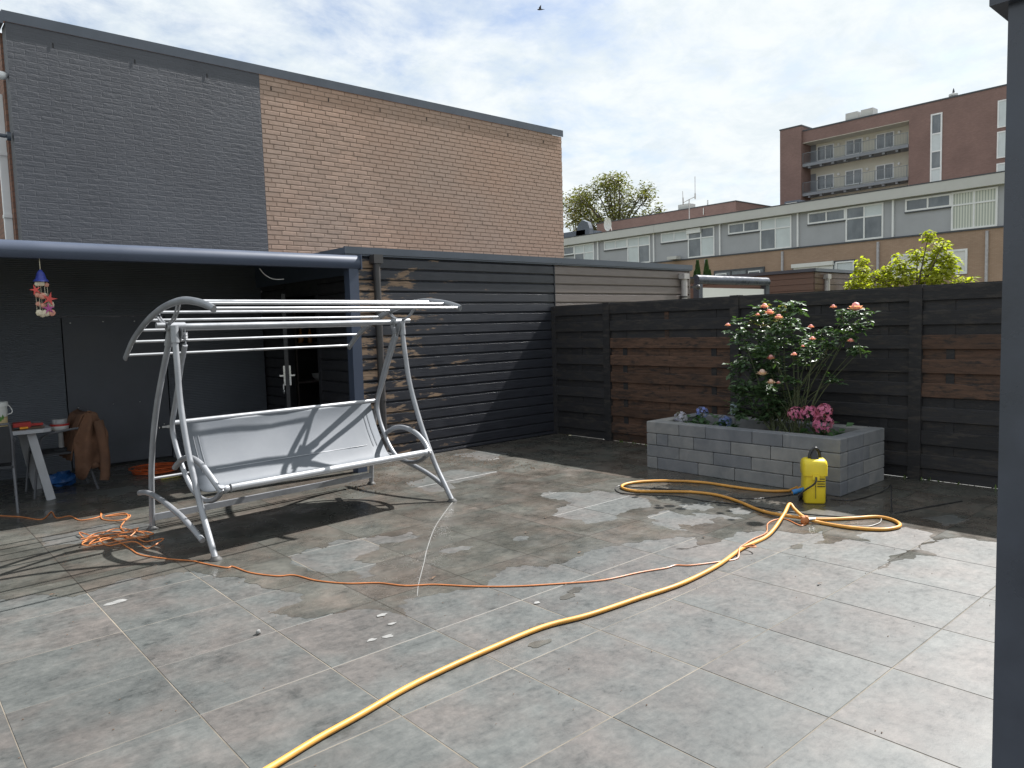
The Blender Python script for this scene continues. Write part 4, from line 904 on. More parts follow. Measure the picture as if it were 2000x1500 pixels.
def star(dx_, z_, R, mt, rot):
    P_ = []
    for k in range(10):
        a = rot+k*math.pi/5; r_ = R if k % 2 == 0 else R*.3; P_.append((X0+dx_+r_*math.cos(a), z_+r_*math.sin(a)))
    MB().prism(P_,'y',Y0-.035,Y0-.022).build('starfish', mt, wcm)
star(.045,1.91,.06,M_star,.05); star(-.05,1.985,.045,M_star,.6); star(.035,1.83,.05,M_mag,.4)

# ------------------------------------------------------------------ plants in the bed
def leaf_mat(name, c1, c2, rough=.42, trans=.25):
    t = MT(name); n = t.noise(t.pos(), 9, 4, .6)
    c = t.ramp(n, [(.3,c1),(.7,c2)]); t.fin(c, rough)
    tr = t.n('ShaderNodeBsdfTranslucent'); t.l(t.mixc(1.0, c, (1.5,1.7,.6), 'MULTIPLY'), tr.inputs['Color'])
    mx = t.n('ShaderNodeMixShader'); mx.inputs[0].default_value = trans; t.l(t.p.outputs[0], mx.inputs[1]); t.l(tr.outputs[0], mx.inputs[2]); t.l(mx.outputs[0], t.o.inputs[0])
    return t.m
M_rleaf = leaf_mat('rose_leaf', (.042,.085,.038), (.085,.14,.06), .45, .2)
M_rnew = leaf_mat('young_rose_leaf', (.16,.17,.03), (.22,.13,.05), .4, .3)
M_stem = simple('green_stem', (.07,.085,.035), .6, .25, 20)
M_rose = leaf_mat('rose_petal', (.70,.25,.27), (.86,.52,.52), .55, .25); M_rosel = leaf_mat('pale_rose_petal', (.74,.48,.43), (.86,.66,.60), .55, .25)
rose = thing('rose_bush', 'tall rose bush with salmon pink blooms growing in the block planter', 'rose bush', (-.7,-3.95,.41))
rg = random.Random(31); fo = MB(); fn = MB(); stems = MB()
base = [Vector((-.72+rg.uniform(-.12,.12), -3.95+rg.uniform(-.18,.15), .40)) for _ in range(9)]
for i, (y, z, r) in enumerate(ROSE_CLUMPS+[(-3.42,.70,.10),(-3.52,.62,.10),(-3.66,.60,.11),(-3.78,.62,.10),(-3.62,.80,.12),(-3.48,.86,.10),(-3.88,.74,.09),(-3.74,.90,.11)]):
    x = -.70+rg.uniform(-.20,.16); c = Vector((x,y,z))
    if 17 <= i < 36: r *= .74
    b0 = base[i % 9]; midp = b0.lerp(c, .5)+Vector((rg.uniform(-.05,.05), rg.uniform(-.06,.06), .06))
    stems.tube(spline([b0, midp, c],5), [.0055-.0003*k for k in range(11)], 5)
    nl = int(170*(r/.15)**1.7)+36
    for _ in range(max(4, nl//6)):
        # short twig with five leaflets
        d = Vector((rg.gauss(0,1), rg.gauss(0,1), rg.gauss(0,1)))
        d = d.normalized()*r*rg.random()**.45; d.x *= .9
        q = c+d; out_ = Vector((rg.gauss(0,.8), rg.gauss(0,.8), rg.uniform(-.5,.4)))
        out_.normalize(); sidev = out_.cross(Vector((0,0,1)))
        if sidev.length < .01: sidev = Vector((1,0,0))
        sidev.normalize(); tgt = fn if (z > 1.48 and y > -3.9 and rg.random() < .28) else fo
        Lf = rg.uniform(.042,.068)
        tgt.leaf(q+out_*.05, out_+Vector((0,0,-.2)), (rg.gauss(0,.35),rg.gauss(0,.35),1), Lf*1.15, Lf*.72)
        for s_ in (-1,1):
            for f_ in (.012,.034):
                tgt.leaf(q+out_*f_, sidev*s_+out_*.4+Vector((0,0,-.15)), (rg.gauss(0,.35),rg.gauss(0,.35),1), Lf, Lf*.66)
fo.build('foliage', M_rleaf, rose, kind='stuff'); fn.build('young_foliage', M_rnew, rose, kind='stuff'); stems.build('canes', M_stem, rose, True)
def rose_flower(par, c, r, mat, k):
    mb = MB(); g = random.Random(k); c = Vector(c)
    mb.blob(c+Vector((0,0,r*.1)), r*.55, k, .12, 8)
    for ringi, (n_, rr, el) in enumerate(((5,.62,.9),(6,.85,.5),(7,1.0,.15))):
        for j in range(n_):
            a = 2*math.pi*(j+.5*ringi)/n_+g.uniform(-.15,.15)
            d = Vector((math.cos(a)*math.cos(el), math.sin(a)*math.cos(el), math.sin(el)))
            tn = Vector((-math.sin(a), math.cos(a), 0)); up = tn.cross(d)*-1
            b0 = c-Vector((0,0,r*.35)); e1 = b0+d*r*rr
            mb.add([b0, e1*.5+b0*.5+tn*r*.42+up*r*.06, e1+tn*r*.30+Vector((0,0,r*.12)), e1-tn*r*.30+Vector((0,0,r*.12)), e1*.5+b0*.5-tn*r*.42+up*r*.06],[(0,1,2,3,4)])
    return mb.build('bloom', mat, par, True)
for k, (y, z, r) in enumerate(ROSES):
    fl = rose_flower(rose, (-.97+RNG.uniform(-.05,.04), y, z), r*1.3, M_rosel if k in (11,12) else M_rose, k+3)
    MB().tube([(-.80,y,z-.03),(-.76,y+RNG.uniform(-.03,.03),z-.16)],.004,5).build('flower_stem', M_stem, fl)
M_hleaf = leaf_mat('hydrangea_leaf', (.035,.085,.03), (.06,.13,.045), .45, .2)
M_hblue = leaf_mat('blue_petal', (.16,.22,.62), (.30,.36,.72), .6, .2); M_hlil = leaf_mat('lilac_petal', (.40,.40,.55), (.55,.52,.60), .6, .2); M_hpink = leaf_mat('pink_petal', (.55,.10,.28), (.68,.28,.38), .6, .2)
M_hdk = leaf_mat('slate_blue_petal', (.10,.14,.36), (.20,.25,.45), .6, .2)
def hyd(name, lab, heads, mats, base_, lseed, spread):
    h_ = thing(name, lab, 'hydrangea', base_); g = random.Random(lseed)
    lv = MB(); stm = MB()
    for (x, y, z, r), mt in zip(heads, mats):
        mb = MB()
        for q in range(70):
            d = Vector((g.gauss(0,1), g.gauss(0,1), g.gauss(.35,.8))).normalized(); pc = Vector((x,y,z))+d*r*g.uniform(.8,1.0)
            a0 = g.uniform(0,3); t1 = d.orthogonal().normalized(); t2 = d.cross(t1)
            for w_ in range(4):
                a = a0+w_*math.pi/2; dv = t1*math.cos(a)+t2*math.sin(a); sv = d.cross(dv); pr = r*.21
                mb.add([pc, pc+dv*pr*.6+sv*pr*.45+d*pr*.1, pc+dv*pr*1.1+d*pr*.25, pc+dv*pr*.6-sv*pr*.45+d*pr*.1],[(0,1,2,3)])
        mb.build('flower_head', mt, h_)
        stm.tube(spline([(x,y,z),(x+.02,y,(z+.41)/2),(base_[0],base_[1],.405)],4),.005,5)
    for q in range(55):
        y_ = base_[1]+g.gauss(0,spread); x_ = base_[0]+g.gauss(0,.08); z_ = .42+abs(g.gauss(0,.06))
        a = g.uniform(0,6.28); lv.leaf((x_,y_,z_),(math.cos(a),math.sin(a),g.uniform(-.1,.6)),(g.gauss(0,.3),g.gauss(0,.3),1),g.uniform(.07,.12),g.uniform(.045,.07))
    lv.build('leaves', M_hleaf, h_, kind='stuff'); stm.build('stems', M_stem, h_)
H_ = [(-.86,y,z,r) for y,z,r in HYDR]
hyd('hydrangea', 'blue and lilac hydrangea at the left end of the block planter', [H_[0],(-.72,)+H_[1][1:]], [M_hlil,M_hblue], (-.76,H_[1][1],.41), 2, .09)
hyd('hydrangea', 'small slate-blue hydrangea in the planter below the fence socket', [H_[2]], [M_hdk], (-.82,H_[2][1],.41), 3, .05)
hyd('hydrangea', 'pink hydrangea at the right end of the block planter', H_[3:], [M_hpink]*4, (-.72,(H_[4][1]+H_[5][1])/2,.41), 4, .14)
ob = thing('outdoor_socket', 'pale blue-grey outdoor socket on the fence post behind the planter', 'socket', (-.07,-2.967,.5))
MB().box(-.085,-.056,-2.998,-2.936,.49,.61).build('housing', simple('socket_grey', (.30,.38,.42), .5, .1, 9), ob)
MB().box(-.089,-.0855,-2.985,-2.949,.51,.545).box(-.089,-.0855,-2.985,-2.949,.56,.595).build('cover', M_blackp, ob)
MB().add([(-.40,-3.05,.512),(-.34,-3.16,.516),(-.36,-3.2,.53),(-.42,-3.1,.525)],[(0,1,2,3)]).build('paper_scrap', M_white, None, False, 'white scrap lying on the rear edge of the planter', 'scrap')

# ------------------------------------------------------------------ litter and marks on the tiles
M_lime = simple('lime_mark', (.21,.21,.205), .7, .15, 20)
rg = random.Random(77)
for k, (x, y) in enumerate(SCRAPS[:7]):
    r_ = (.05 if k < 2 else .028)*rg.uniform(.7,1.1); n_ = 11
    MB().add([(x+r_*1.3*math.cos(a)*rg.uniform(.5,1.1), y+r_*.8*math.sin(a)*rg.uniform(.5,1.1), .0018+.0005*k) for a in [i*2*math.pi/n_ for i in range(n_)]],[tuple(range(n_))]).build('lime_spot', M_lime, patio)
M_dleaf = simple('dead_leaf', (.10,.055,.03), .8, .4, 40)
names_ = ('curled dead leaf on the wet tiles at the far left','yellowish fallen leaf on wet tiles right of the swing','pale fallen leaf near the dry patch by the hose loop','dark twig on the wet tiles below the swing','white pebble on the dry tiles in the left foreground','brown leaf crumb on the wet tiles mid patio','dark leaf crumb on the wet tiles left of the cord','black speck of leaf on the dry tiles at right')
for k, (x, y) in enumerate(LEAVES):
    if k == 4: MB().blob((x,y,.012),.014,3,.2,8).build('pebble', M_lime, None, True, names_[k], 'pebble'); continue
    a = rg.uniform(0,6); L_ = .05 if k in (0,3) else .03
    MB().leaf((x,y,.008),(math.cos(a),math.sin(a),.15),(.2,.1,1),L_,.018).leaf((x+.004,y,.006),(math.cos(a+1.2),math.sin(a+1.2),.2),(0,.2,1),L_*.6,.012).build('fallen_leaf', M_dleaf, None, False, names_[k], 'leaf')
dm = MB(); rg = random.Random(8)
for (x, y) in MOSS:
    for _ in range(70):
        a = rg.uniform(0,6.3); rr = abs(rg.gauss(0,.22)); q = (x+rr*math.cos(a), y+rr*math.sin(a), .004); s_ = rg.uniform(.004,.014)
        if q[1] > -.06: continue
        dm.add([(q[0]-s_,q[1]-s_*.5,.003),(q[0]+s_,q[1]-s_*.3,.003),(q[0]+s_*.3,q[1]+s_*.7,.003),(q[0],q[1],.003+s_*.7)],[(0,1,3),(1,2,3),(2,0,3)])
gr = MB(); rgg = random.Random(55)
for _ in range(420):
    x = rgg.uniform(-7.2,-.6); y = rgg.uniform(-6.6,-.3); s_ = rgg.uniform(.002,.006)
    gr.add([(x-s_,y-s_*.5,.003),(x+s_,y-s_*.3,.003),(x+s_*.3,y+s_*.7,.003),(x,y,.003+s_*.6)],[(0,1,3),(1,2,3),(2,0,3)])
gr.build('grit', M_dleaf, kind='stuff')['label'] = 'loose grit specks scattered over the patio tiles'
dm.build('moss_debris', simple('moss_crumbs', (.060,.042,.028), .95, .4, 60), kind='stuff')['label'] = 'brown moss and dirt crumbs scattered behind the swing'
# rinsed streak running down from the swing foot
sk = line3(STREAK, .0032, .004, 0, 3, 6)
mb = MB(); 
for i, q in enumerate(sk):
    d = (sk[min(i+1,len(sk)-1)]-sk[max(i-1,0)]).normalized(); n_ = Vector((-d.y,d.x,0))*(.004-.00006*i)
    mb.v += [tuple(q+n_), tuple(q-n_)]
mb.f = [(2*i,2*i+1,2*i+3,2*i+2) for i in range(len(sk)-1)]
mb.build('scratch_streak', M_lime, patio)
# ------------------------------------------------------------------ near veranda post at the right edge
nv = thing('near_veranda', 'blurred-edge dark grey veranda post filling the right edge of the view', 'veranda', (-5.72,-7.2,0))
M_dark0 = simple('groove_dark', (.012,.013,.016), .6)
nv['label'] = 'dark grey veranda post standing close at the right edge'
M_alu2 = simple('anthracite_aluminium', (.048,.056,.076), .30, .2, 6, bump=.06)
MB().box(-5.78,-5.67,-7.255,-7.145,0,2.165).build('post', M_alu2, nv)
MB().box(-5.80,-5.64,-11.5,-7.118,2.165,2.20).prism([(-5.80,2.20),(-5.83,2.235),(-5.83,2.34),(-5.62,2.34),(-5.64,2.20)],'y',-11.5,-7.10).build('gutter', M_alu2, nv)
MB().box(-5.78,-5.67,-11.4,-11.29,0,2.165).build('post', M_alu2, nv)
MB().box(-5.7815,-5.7795,-7.215,-7.213,0,2.165).build('groove', M_dark0, nv)

# ------------------------------------------------------------------ row of terraced houses beyond the gardens
M_grey = simple('grey_render', (.36,.37,.395), .8, .06, 1.2, bump=.1); M_fascia = simple('fascia_panel', (.50,.50,.485), .6, .06, .8, bump=.05)
M_dark = simple('dark_frame', (.05,.055,.065), .5, .1, 3); M_blind = simple('pale_blind', (.55,.60,.62), .5, .08, 1.5)
M_shut = simple('roller_shutter', (.66,.66,.64), .6, .05, 2)
t = MT('vertical_blind'); sp = t.n('ShaderNodeSeparateXYZ'); t.l(t.pos(), sp.inputs[0])
wv = t.math('SINE', t.math('MULTIPLY', sp.outputs[1], 2*math.pi/.13)); M_vblind = t.fin(t.ramp(t.math('ADD', t.math('MULTIPLY', wv, .5), .5), [(.2,(.34,.37,.34)),(.6,(.60,.62,.56))]), .6)
DX = 36.0
ter = thing('terraced_houses', 'long grey and brown terraced row with flat pale roof edge behind the gardens', 'building', (DX,17,0))
YA, YB = 3.9, 42.0
MB().box(DX,DX+9,YA,YB,0,5.80).build('lower_wall', M_tbrick, ter)
MB().box(DX+.02,DX+9,YA,YB,5.80,7.95).build('upper_wall', M_grey, ter)
MB().box(DX-.06,DX+.3,YA-.02,YB,5.80,5.88).build('ledge', M_dark, ter)
MB().box(DX-.35,DX+9.2,YA-.1,25.69,7.92,8.47).box(DX-.35,DX+9.2,25.71,YB,7.92,8.47).build('fascia', M_fascia, ter)
MB().box(DX-.37,DX-.10,YA-.1,YB,8.472,8.53).build('roof_edge', M_dark, ter)
def win(par, x, y0, y1, z0, z1, fm, gm, nm=1, tr=None, fw=.09):
    f = MB().box(x-.05,x+.019,y0,y0+fw,z0,z1).box(x-.05,x+.019,y1-fw,y1,z0,z1).box(x-.05,x+.019,y0+fw,y1-fw,z0,z0+fw).box(x-.05,x+.019,y0+fw,y1-fw,z1-fw,z1)
    ys = [y0+fw+(y1-y0-2*fw)*k/nm for k in range(nm+1)]
    for k in range(1,nm): f.box(x-.048,x+.018,ys[k]-fw*.45,ys[k]+fw*.45,z0+fw,z1-fw)
    if tr: f.box(x-.046,x+.017,y0+fw,y1-fw,tr-fw*.45,tr+fw*.45)
    o = f.build('window', fm, par)
    gms = gm if isinstance(gm, list) else [gm]
    for k in range(nm):
        zs = [z0+fw, tr, z1-fw] if tr else [z0+fw, z1-fw]
        for q in range(len(zs)-1):
            MB().box(x-.012,x+.012,ys[k],ys[k+1],zs[q],zs[q+1]).build('pane', gms[(k*(len(zs)-1)+q) % len(gms)], o)
    return o
G_, B_, V_ = M_glass, M_blind, M_vblind
lows = {5.66:[V_,V_,V_,V_], 15.05:[G_,G_,G_,G_]}
units = [31.317+5.45, 31.317, 25.949, 20.493, 15.05, 9.507]
pat = [[B_,B_,G_,B_],[G_,B_,B_,B_],[B_,G_,G_,G_],[B_,B_,G_,B_],[G_,B_,G_,G_],[V_,V_,V_,V_]]
for k, yp in enumerate(units):
    MB().box(DX-.10,DX+.01,yp-.05,yp+.05,5.89,7.92).build('downpipe', M_white, ter)
    win(ter, DX, yp-2.90, yp-.62, 7.16, 7.84, M_white, [B_ if k in (1,2) else G_], 2)
    MB().box(DX-.07,DX+.015,yp-2.92,yp-.60,7.09,7.158).build('sill', M_dark, ter)
    win(ter, DX, yp-5.02, yp-2.905, 5.89, 7.86, M_white, pat[k], 2, 7.18)
for k, (yp) in enumerate((27.1,21.6,16.05,10.29,4.914)):
    MB().box(DX-.13,DX-.005,yp-.06,yp+.06,0,5.70).build('downpipe', simple('pipe_lilac', (.40,.39,.41), .5) if k == 0 else bpy.data.materials['pipe_lilac'], ter)
w_ = win(ter, DX-.02, 17.27, 20.98, 3.6, 4.88, M_dark, [M_glass], 3, None, .12)
for yy in (17.55,20.0): MB().box(DX-.09,DX-.072,yy,yy+.85,3.75,3.82).box(DX-.09,DX-.072,yy,yy+.06,3.82,4.6).box(DX-.09,DX-.072,yy+.79,yy+.85,3.82,4.6).box(DX-.09,DX-.072,yy,yy+.85,4.6,4.67).build('sash', M_white, w_)
w_ = win(ter, DX-.02, 11.57, 15.38, 3.6, 4.85, M_dark, [B_,G_,G_], 3, None, .12)
MB().box(DX-.11,DX-.073,12.85,15.30,3.6,4.62).box(DX-.22,DX-.073,12.80,15.40,4.62,4.85).build('roller_shutter', M_shut, w_)
MB().box(DX-.09,DX-.073,11.62,12.70,3.62,3.70).box(DX-.09,DX-.073,11.62,11.70,3.70,4.70).box(DX-.09,DX-.073,12.62,12.70,3.70,4.70).box(DX-.09,DX-.073,11.62,12.70,4.70,4.78).build('sash', M_white, w_)
w_ = win(ter, DX-.02, 5.80, 9.57, 3.60, 4.90, M_white, [M_shut,M_shut,B_], 2, None, .10)
win(ter, DX-.02, 23.0, 26.6, 3.6, 4.85, M_dark, [M_glass], 3, None, .12)
MB().box(DX-.16,DX-.055,yp-.0,yp+.0+.01,5.9,5.91)
ob_ = MB().box(DX-.15,DX-.03,21.95,23.1,7.55,7.88).build('shutter_box', M_white, ter)
MB().box(DX-.6,DX-.1,23.6,24.4,5.885,6.10).build('air_unit', M_fascia, ter)
# roof things
an = thing('roof_antenna', 'forked radio antenna standing on the terrace roof', 'antenna', (DX+.6,23.35,8.47))
MB().tube([(DX+.6,23.35,8.47),(DX+.6,23.35,9.98)],.035,6).build('mast', M_gpipe, an)
MB().tube([(DX+.6,23.85,9.85),(DX+.6,23.35,10.0),(DX+.6,22.85,10.12)],.025,6).build('cross_arm', M_gpipe, an)
MB().tube([(DX+.6,22.85,9.95),(DX+.6,22.85,11.5)],.02,6).tube([(DX+.6,22.85,9.95),(DX+.6,22.85,10.35)],.045,6).build('long_whip', M_gpipe, an)
MB().tube([(DX+.6,23.85,9.7),(DX+.6,23.88,10.65)],.02,6).tube([(DX+.6,23.85,9.7),(DX+.6,23.85,10.2)],.045,6).build('short_whip', M_gpipe, an)
ds = thing('satellite_dish', 'pale satellite dish at the left end of the terrace roof', 'satellite dish', (DX+.5,30.4,8.47))
MB().lathe((0,0,0),[(.02,.0),(.30,.05),(.48,.14),(.50,.16),(.49,.17)],16)
mb = MB(); 
for r_, dp_ in ((0,0),(.25,.04),(.42,.12),(.52,.19)):
    for k in range(14):
        a = 2*math.pi*k/14; mb.v.append((DX+.45-dp_, 30.55+r_*.75*math.cos(a), 9.15+r_*math.sin(a)))
for i in range(3):
    for k in range(14): mb.f.append((i*14+k,i*14+(k+1) % 14,i*14+14+(k+1) % 14,i*14+14+k))
mb.build('dish', M_shut, ds, True)
MB().tube([(DX+.6,30.4,8.47),(DX+.55,30.5,9.1)],.03,6).tube([(DX+.4,30.5,8.75),(DX-.1,30.4,8.85)],.02,6).build('stand', M_gpipe, ds)
du = thing('roof_duct', 'dark blue roof housing at the far left of the terrace', 'roof housing', (DX+2,35,8.47))
MB().box(DX+1,DX+3,33.6,37.5,8.47,9.15).prism([(33.2,8.47),(33.1,9.2),(33.3,9.7),(33.9,9.95),(34.4,9.6),(34.6,9.0),(34.6,8.47)],'x',DX+1,DX+1.4).build('housing', M_trim, du)

# ------------------------------------------------------------------ low brick block and apartment block
lowb = thing('brick_annex', 'low dark red brick block between the tree and the apartment tower', 'building', (54,30,0))
MB().box(50,60,28.0,44,0,11.72).build('wall', M_abrick, lowb)
MB().box(49.95,60.05,27.95,44.05,11.722,11.80).build('roof_edge', M_dark, lowb)
MB().box(50.6,51.6,33.2,34.4,11.8,12.35).build('vent_box', M_fascia, lowb)
MB().tube([(50.3,31,11.8),(50.3,31,12.3)],.06,6).tube([(49.93,31.2,11.0),(49.93,31.2,11.6)],.04,6).build('vent_pipe', M_shut, lowb)
for yy in (26.3,26.9): MB().box(58,58.8,yy-.3,yy+.2,0,13.0) 
DA = 62.5
apt = thing('apartment_block', 'tall dark brick apartment building with recessed balconies at the upper right', 'building', (DA,20,0))
M_log = simple('balcony_wall', (.56,.54,.47), .8, .06, .6)
MB().box(DA,DA+12,18.72,2.0,0,1)
MB().box(DA,DA+12,-4.0,18.72,0,19.50).build('wall', M_abrick, apt)
MB().box(DA,DA+12,18.72,28.4,18.42,19.50).build('wall', M_abrick, apt)
MB().box(DA+1.6,DA+12,18.72,28.4,0,18.42).build('balcony_wall', M_log, apt)
MB().box(DA-.3,DA+12.2,28.4,30.6,0,20.0).build('stair_tower', M_abrick, apt)
MB().box(DA-.05,DA+12,-4,28.4,19.502,19.62).build('roof_edge', M_dark, apt)
MB().box(DA-.35,DA+12.2,28.35,30.65,20.002,20.12).build('roof_edge', M_dark, apt)
MB().box(DA+.0,DA+1.59,18.73,28.39,18.38,18.418).build('soffit', M_log, apt)
M_rail = simple('balcony_rail', (.16,.18,.20), .5, .1, 3); M_slab = simple('balcony_slab', (.20,.215,.24), .7, .1, 1)
for zf in (16.40,13.60,10.8):
    sl_ = MB().box(DA-.1,DA+1.58,18.73,28.39,zf-.28,zf).build('balcony', M_slab, apt)
    for k in range(8):
        yy = 19.6+k*1.15; MB().box(DA+.0,DA+.5,yy,yy+.22,zf-.46,zf-.282).build('bracket', M_slab, sl_)
    rl = MB().box(DA-.08,DA-.04,18.75,28.37,zf+.98,zf+1.02).box(DA-.08,DA-.04,18.75,28.37,zf+.06,zf+.09)
    for k in range(8): yy = 18.8+k*1.36; rl.box(DA-.08,DA-.03,yy,yy+.05,zf+.0,zf+.98)
    rl.build('railing', M_rail, sl_)
    bs = MB()
    for k in range(72): yy = 18.85+k*.132; bs.box(DA-.065,DA-.055,yy,yy+.014,zf+.09,zf+.98)
    bs.build('balusters', M_rail, sl_, kind='stuff')
    for (ya, yb) in ((26.05,27.75),(23.35,24.95),(20.55,22.15)):
        win(apt, DA+1.58, ya, yb, zf+.35, zf+1.75, M_white, [M_glass], 2, None, .09)
        MB().blob((DA+1.5,ya-.45,zf+1.55),.14,3,.02,8,(.4,1,1)).build('wall_lamp', M_white, apt)
    MB().box(DA+1.55,DA+1.58,27.85,28.37,zf,zf+2.0).build('door', M_slab, apt)
zz = 18.45; strip = MB()
st_ = MB().box(DA-.08,DA-.005,16.05,16.17,8.5,18.5).box(DA-.08,DA-.005,16.83,16.95,8.5,18.5).box(DA-.08,DA-.005,16.17,16.83,18.38,18.5)
for k in range(6): st_.box(DA-.078,DA-.006,16.17,16.83,16.75-k*1.45,16.87-k*1.45)
sto = st_.build('window', M_white, apt)
for k in range(7): MB().box(DA-.04,DA-.02,16.17,16.83,16.87-k*1.45,18.26-k*1.45 if k else 18.38).build('pane', M_glass if k % 2 == 0 else M_blind, sto)
for (za, zb) in ((16.3,18.45),(13.9,16.0),(11.3,13.5)): win(apt, DA-.02, 10.2, 12.0, za, zb, M_white, [M_glass,M_blind], 2, None, .1)
for ya_ in (21.95,23.35): MB().box(DA+.4,DA+1.4,ya_,ya_+1.1,19.62,20.35).build('vent_box', M_fascia, apt)
ch = MB().lathe((DA+2,15.9,19.5),[(.28,0),(.28,.6),(.36,.64),(.36,.8),(.2,.85)],12).build('chimney', M_shut, apt)
MB().lathe((DA+2,15.9,20.36),[(.03,0),(.10,.1),(.06,.3),(.01,.45)],8).build('chimney_cap', M_dark, ch)
vb = thing('roof_unit', 'small grey ventilation unit on the roof left of the apartment tower', 'roof unit', (44,18.6,8.5))
MB().box(42.2,43.4,18.2,19.3,8.4,9.75).build('casing', M_trim, vb); MB().box(42.1,42.19,18.35,19.15,9.0,9.6).build('grille', M_fascia, vb)

# ------------------------------------------------------------------ neighbour structures over the fence
nb = thing('veranda', 'neighbour veranda with blue-grey gutter and white awning beyond the fence', 'veranda', (6,.3,0))
MB().prism([(.36,2.40),(.32,2.402),(.285,2.39),(.26,2.365),(.248,2.335),(.246,2.30),(.256,2.26),(.27,2.24),(.36,2.24)],'x',3.98,6.45).build('gutter', M_alu2, nb, True)
MB().box(3.98,4.10,.26,.38,0,2.238).build('post', M_alu2, nb); MB().box(6.30,6.44,.26,.38,0,2.238).build('post', M_alu2, nb)
MB().add([(3.98,.36,2.34),(6.45,.36,2.34),(6.45,3.2,2.42),(3.98,3.2,2.42),(3.98,.36,2.37),(6.45,.36,2.37),(6.45,3.2,2.45),(3.98,3.2,2.45)],[(0,3,2,1),(4,5,6,7),(0,1,5,4),(1,2,6,5),(2,3,7,6),(3,0,4,7)]).build('roof_panel', M_trim, nb)
MB().box(4.10,6.30,.30,.315,1.0,2.17).build('awning_screen', simple('white_screen', (.80,.80,.78), .7, .03, 2), nb)
bs_ = thing('garden_shed', 'reddish brown plank shed farther back, left of the bright green tree', 'shed', (9,1,0))
M_rclad = clad_mat('reddish_cladding', (.135,.085,.068), .15)
z = 2.55
for k in range(11):
    MB().box(8.0,8.03,.12,3.4,z-.125,z-.004).build('plank', M_rclad, bs_); MB().box(8.03,11.5,.10,.125,z-.125,z-.012).build('plank', M_rclad, bs_); z -= .13
MB().box(8.04,11.5,.13,3.4,0,2.5).build('core', M_rclad, bs_)
MB().box(7.94,11.6,.04,3.45,2.552,2.62).build('roof_edge', M_trim, bs_)
MB().tube([(8.5,.06,0),(8.5,.06,2.45)],.06,10).box(8.42,8.58,.0,.12,2.40,2.5).build('downpipe', M_gpipe, bs_, True)
wb = MB().box(7.95,7.995,2.55,2.62,2.2,2.38).box(7.95,7.995,1.7,1.77,2.2,2.38).box(7.95,7.995,1.77,2.55,2.32,2.38)
dk = thing('rear_shed', 'low dark flat shed roof behind the right end of the fence', 'shed', (13,-3.2,0))
MB().box(12,15,-5.2,-2.5,0,2.05).build('wall', M_clad_dark, dk); MB().box(11.9,15.1,-5.3,-2.4,2.05,2.16).build('roof_edge', M_clad_dark, dk)
MB().tube([(11.86,-5.2,2.2),(11.86,-3.3,2.24)],.07,10).build('gutter', M_gpipe, dk, True)

# ------------------------------------------------------------------ trees
M_lime_leaf = leaf_mat('lime_leaf', (.20,.22,.022), (.36,.36,.05), .65, .45)
M_olive_leaf = leaf_mat('olive_leaf', (.085,.095,.030), (.16,.15,.05), .5, .3)
M_con = leaf_mat('conifer_leaf', (.020,.055,.016), (.045,.10,.025), .6, .1)
M_bark = simple('bark', (.10,.08,.06), .9, .3, 10)
def tree(name, lab, xpl, clumps, dens, lsize, mat, base_, dxs, seed, thick, droop=.1, trunk_top=None):
    t_ = thing(name, lab, 'tree', base_); g = random.Random(seed); lv = MB(); wd_ = MB()
    ct = Vector(trunk_top)
    wd_.tube(spline([base_, Vector(base_).lerp(ct, .5)+Vector((.05,.05,0)), ct],5), [thick*(1-.05*k) for k in range(11)], 8)
    for (y, z, r) in clumps:
        c = Vector((xpl+g.uniform(-dxs,dxs), y, z))
        wd_.tube(spline([ct.lerp(Vector(base_), .15*g.random()), ct.lerp(c,.5)+Vector((0,g.uniform(-.2,.2)*r,.4*r)), c],4), [thick*.42,thick*.38,thick*.34,thick*.3,thick*.26,thick*.22,thick*.18,thick*.15,thick*.12], 5)
        for _ in range(4):
            d = Vector((g.gauss(0,1),g.gauss(0,1),g.gauss(.3,1))).normalized()*r*1.05
            wd_.tube([c-d*.2, c+d*.5+Vector((0,0,.05*r)), c+d],[thick*.12,thick*.09,thick*.05],4)
        for _ in range(int(dens*(r*r))):
            d = Vector((g.gauss(0,1),g.gauss(0,1),g.gauss(0,1))).normalized()*r*g.random()**.4
            a = g.uniform(0,6.28); dv = Vector((math.cos(a),math.sin(a),g.uniform(-.6,.3)-droop))
            lv.leaf(c+d, dv, (g.gauss(0,.6),g.gauss(0,.6),1), lsize*g.uniform(.7,1.25), lsize*.55)
    lv.build('crown', mat, t_, kind='stuff'); wd_.build('trunk', M_bark, t_, True)
tree('young_tree', 'bright lime green young tree just behind the fence at right', 9, TREE_SHRUB, 3000, .115, M_lime_leaf, (9.2,-1.5,-.05), .35, 4, .06, .25, (9.1,-1.5,1.7))
tree('deciduous_tree', 'sparse olive tree with bare upper branches behind the terrace roof', 60, FAR_TREE, 120, .36, M_olive_leaf, (60.5,50,-.05), 2.0, 6, .38, .1, (60.2,50.2,10.5))
tree('autumn_tree', 'brownish tree crown just showing beside the corner of the brick house', 66, [(61.0,17.6,1.6),(63,17.5,1.8),(60.2,16.2,1.2),(62,15.6,1.8)], 60, .4, leaf_mat('russet_leaf', (.15,.10,.04), (.22,.15,.05), .6, .25), (66,62,-.05), 1.0, 9, .3, .1, (66,62,13))
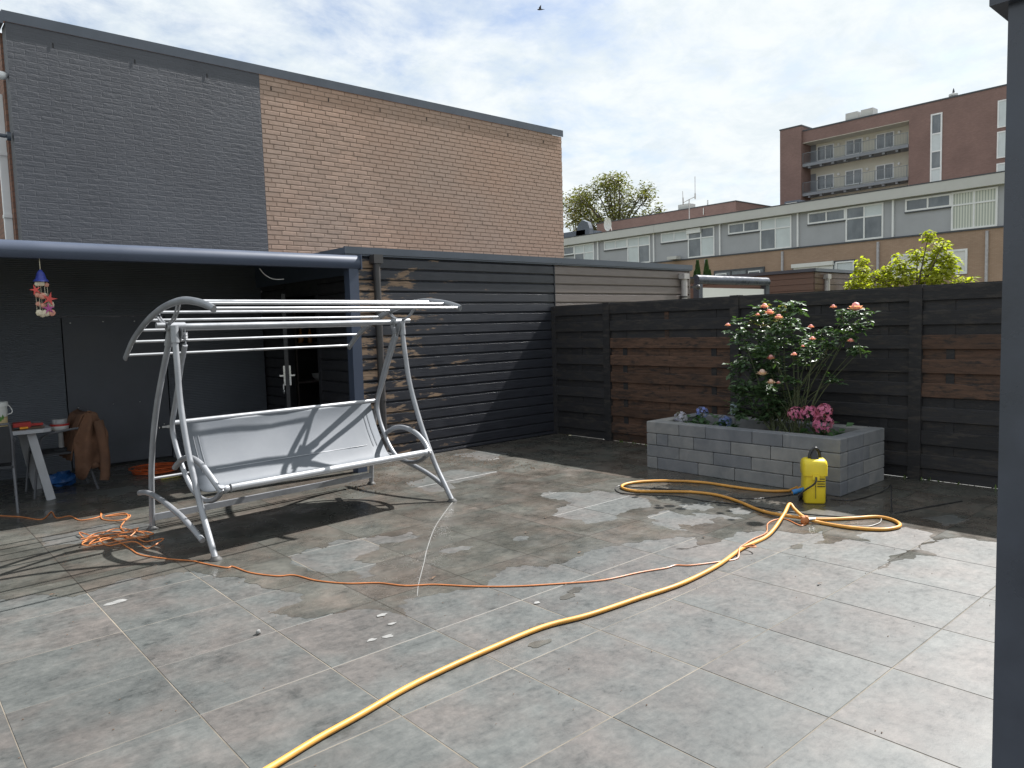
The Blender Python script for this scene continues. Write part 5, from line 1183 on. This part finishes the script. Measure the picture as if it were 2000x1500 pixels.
for k, (y, hgt, lab) in enumerate(((11.30,4.12,'taller left column of the dark green conifer pair'),(10.85,4.10,'right column of the dark green conifer pair'))):
    cf = thing('conifer', lab, 'conifer', (20,y,-.05)); g = random.Random(k+50); lv = MB(); 
    for top_ in ((0,hgt),(.12 if k == 0 else -.14,hgt-.45)):
        for _ in range(1500):
            f = g.random()**.8; z = 1.0+(top_[1]-1.0)*f; r_ = .26*(1-f**2.2)*g.uniform(.75,1.05)+.015; a = g.uniform(0,6.28)
            lv.leaf((20+r_*math.cos(a), y+top_[0]+r_*math.sin(a), z), (math.cos(a)*.4,math.sin(a)*.4,1), (math.cos(a),math.sin(a),.2), .11,.05)
    lv.build('crown', M_con, cf, kind='stuff'); MB().tube([(20,y,-.05),(20,y,hgt*.85)],[.06,.015],6).build('trunk', M_bark, cf)
# hedge masses low in the gardens, only to close the view under the roofs
# ------------------------------------------------------------------ bird
bc_ = CAM + (cF + cR*((1055-1000)/1447.4) - cU*((18.5-750)/1447.4))*25
bd = thing('flying_bird', 'small dark bird flying high in the cloudy sky', 'bird', tuple(bc_))
M_bird = simple('bird_dark', (.06,.055,.06), .8, .2, 9)
sd_ = Vector((cR.x, cR.y, 0)).normalized(); fd = Vector((-sd_.y, sd_.x, 0)); up_ = Vector((0,0,1))
bb = MB().tube([bc_-sd_*.10, bc_-sd_*.075, bc_-sd_*.02, bc_+sd_*.04, bc_+sd_*.09, bc_+sd_*.125],[.004,.02,.028,.022,.012,.008],8)
bb.add([bc_-sd_*.03, bc_+sd_*.035, bc_+sd_*.02+up_*.085+fd*.03, bc_-sd_*.045+up_*.07+fd*.03],[(0,1,2,3)]).add([bc_+sd_*.02+up_*.085+fd*.03, bc_-sd_*.045+up_*.07+fd*.03, bc_+sd_*.035+up_*.175+fd*.05],[(0,1,2)])
bb.add([bc_-sd_*.03, bc_+sd_*.035, bc_+sd_*.03+up_*.05-fd*.07, bc_-sd_*.03+up_*.055-fd*.07],[(0,1,2,3)]).add([bc_+sd_*.03+up_*.05-fd*.07, bc_-sd_*.03+up_*.055-fd*.07, bc_+sd_*.03+up_*.10-fd*.14],[(0,1,2)])
bb.add([bc_+sd_*.09, bc_+sd_*.15+fd*.02, bc_+sd_*.15-fd*.02],[(0,1,2)])
bb.build('body', M_bird, bd)
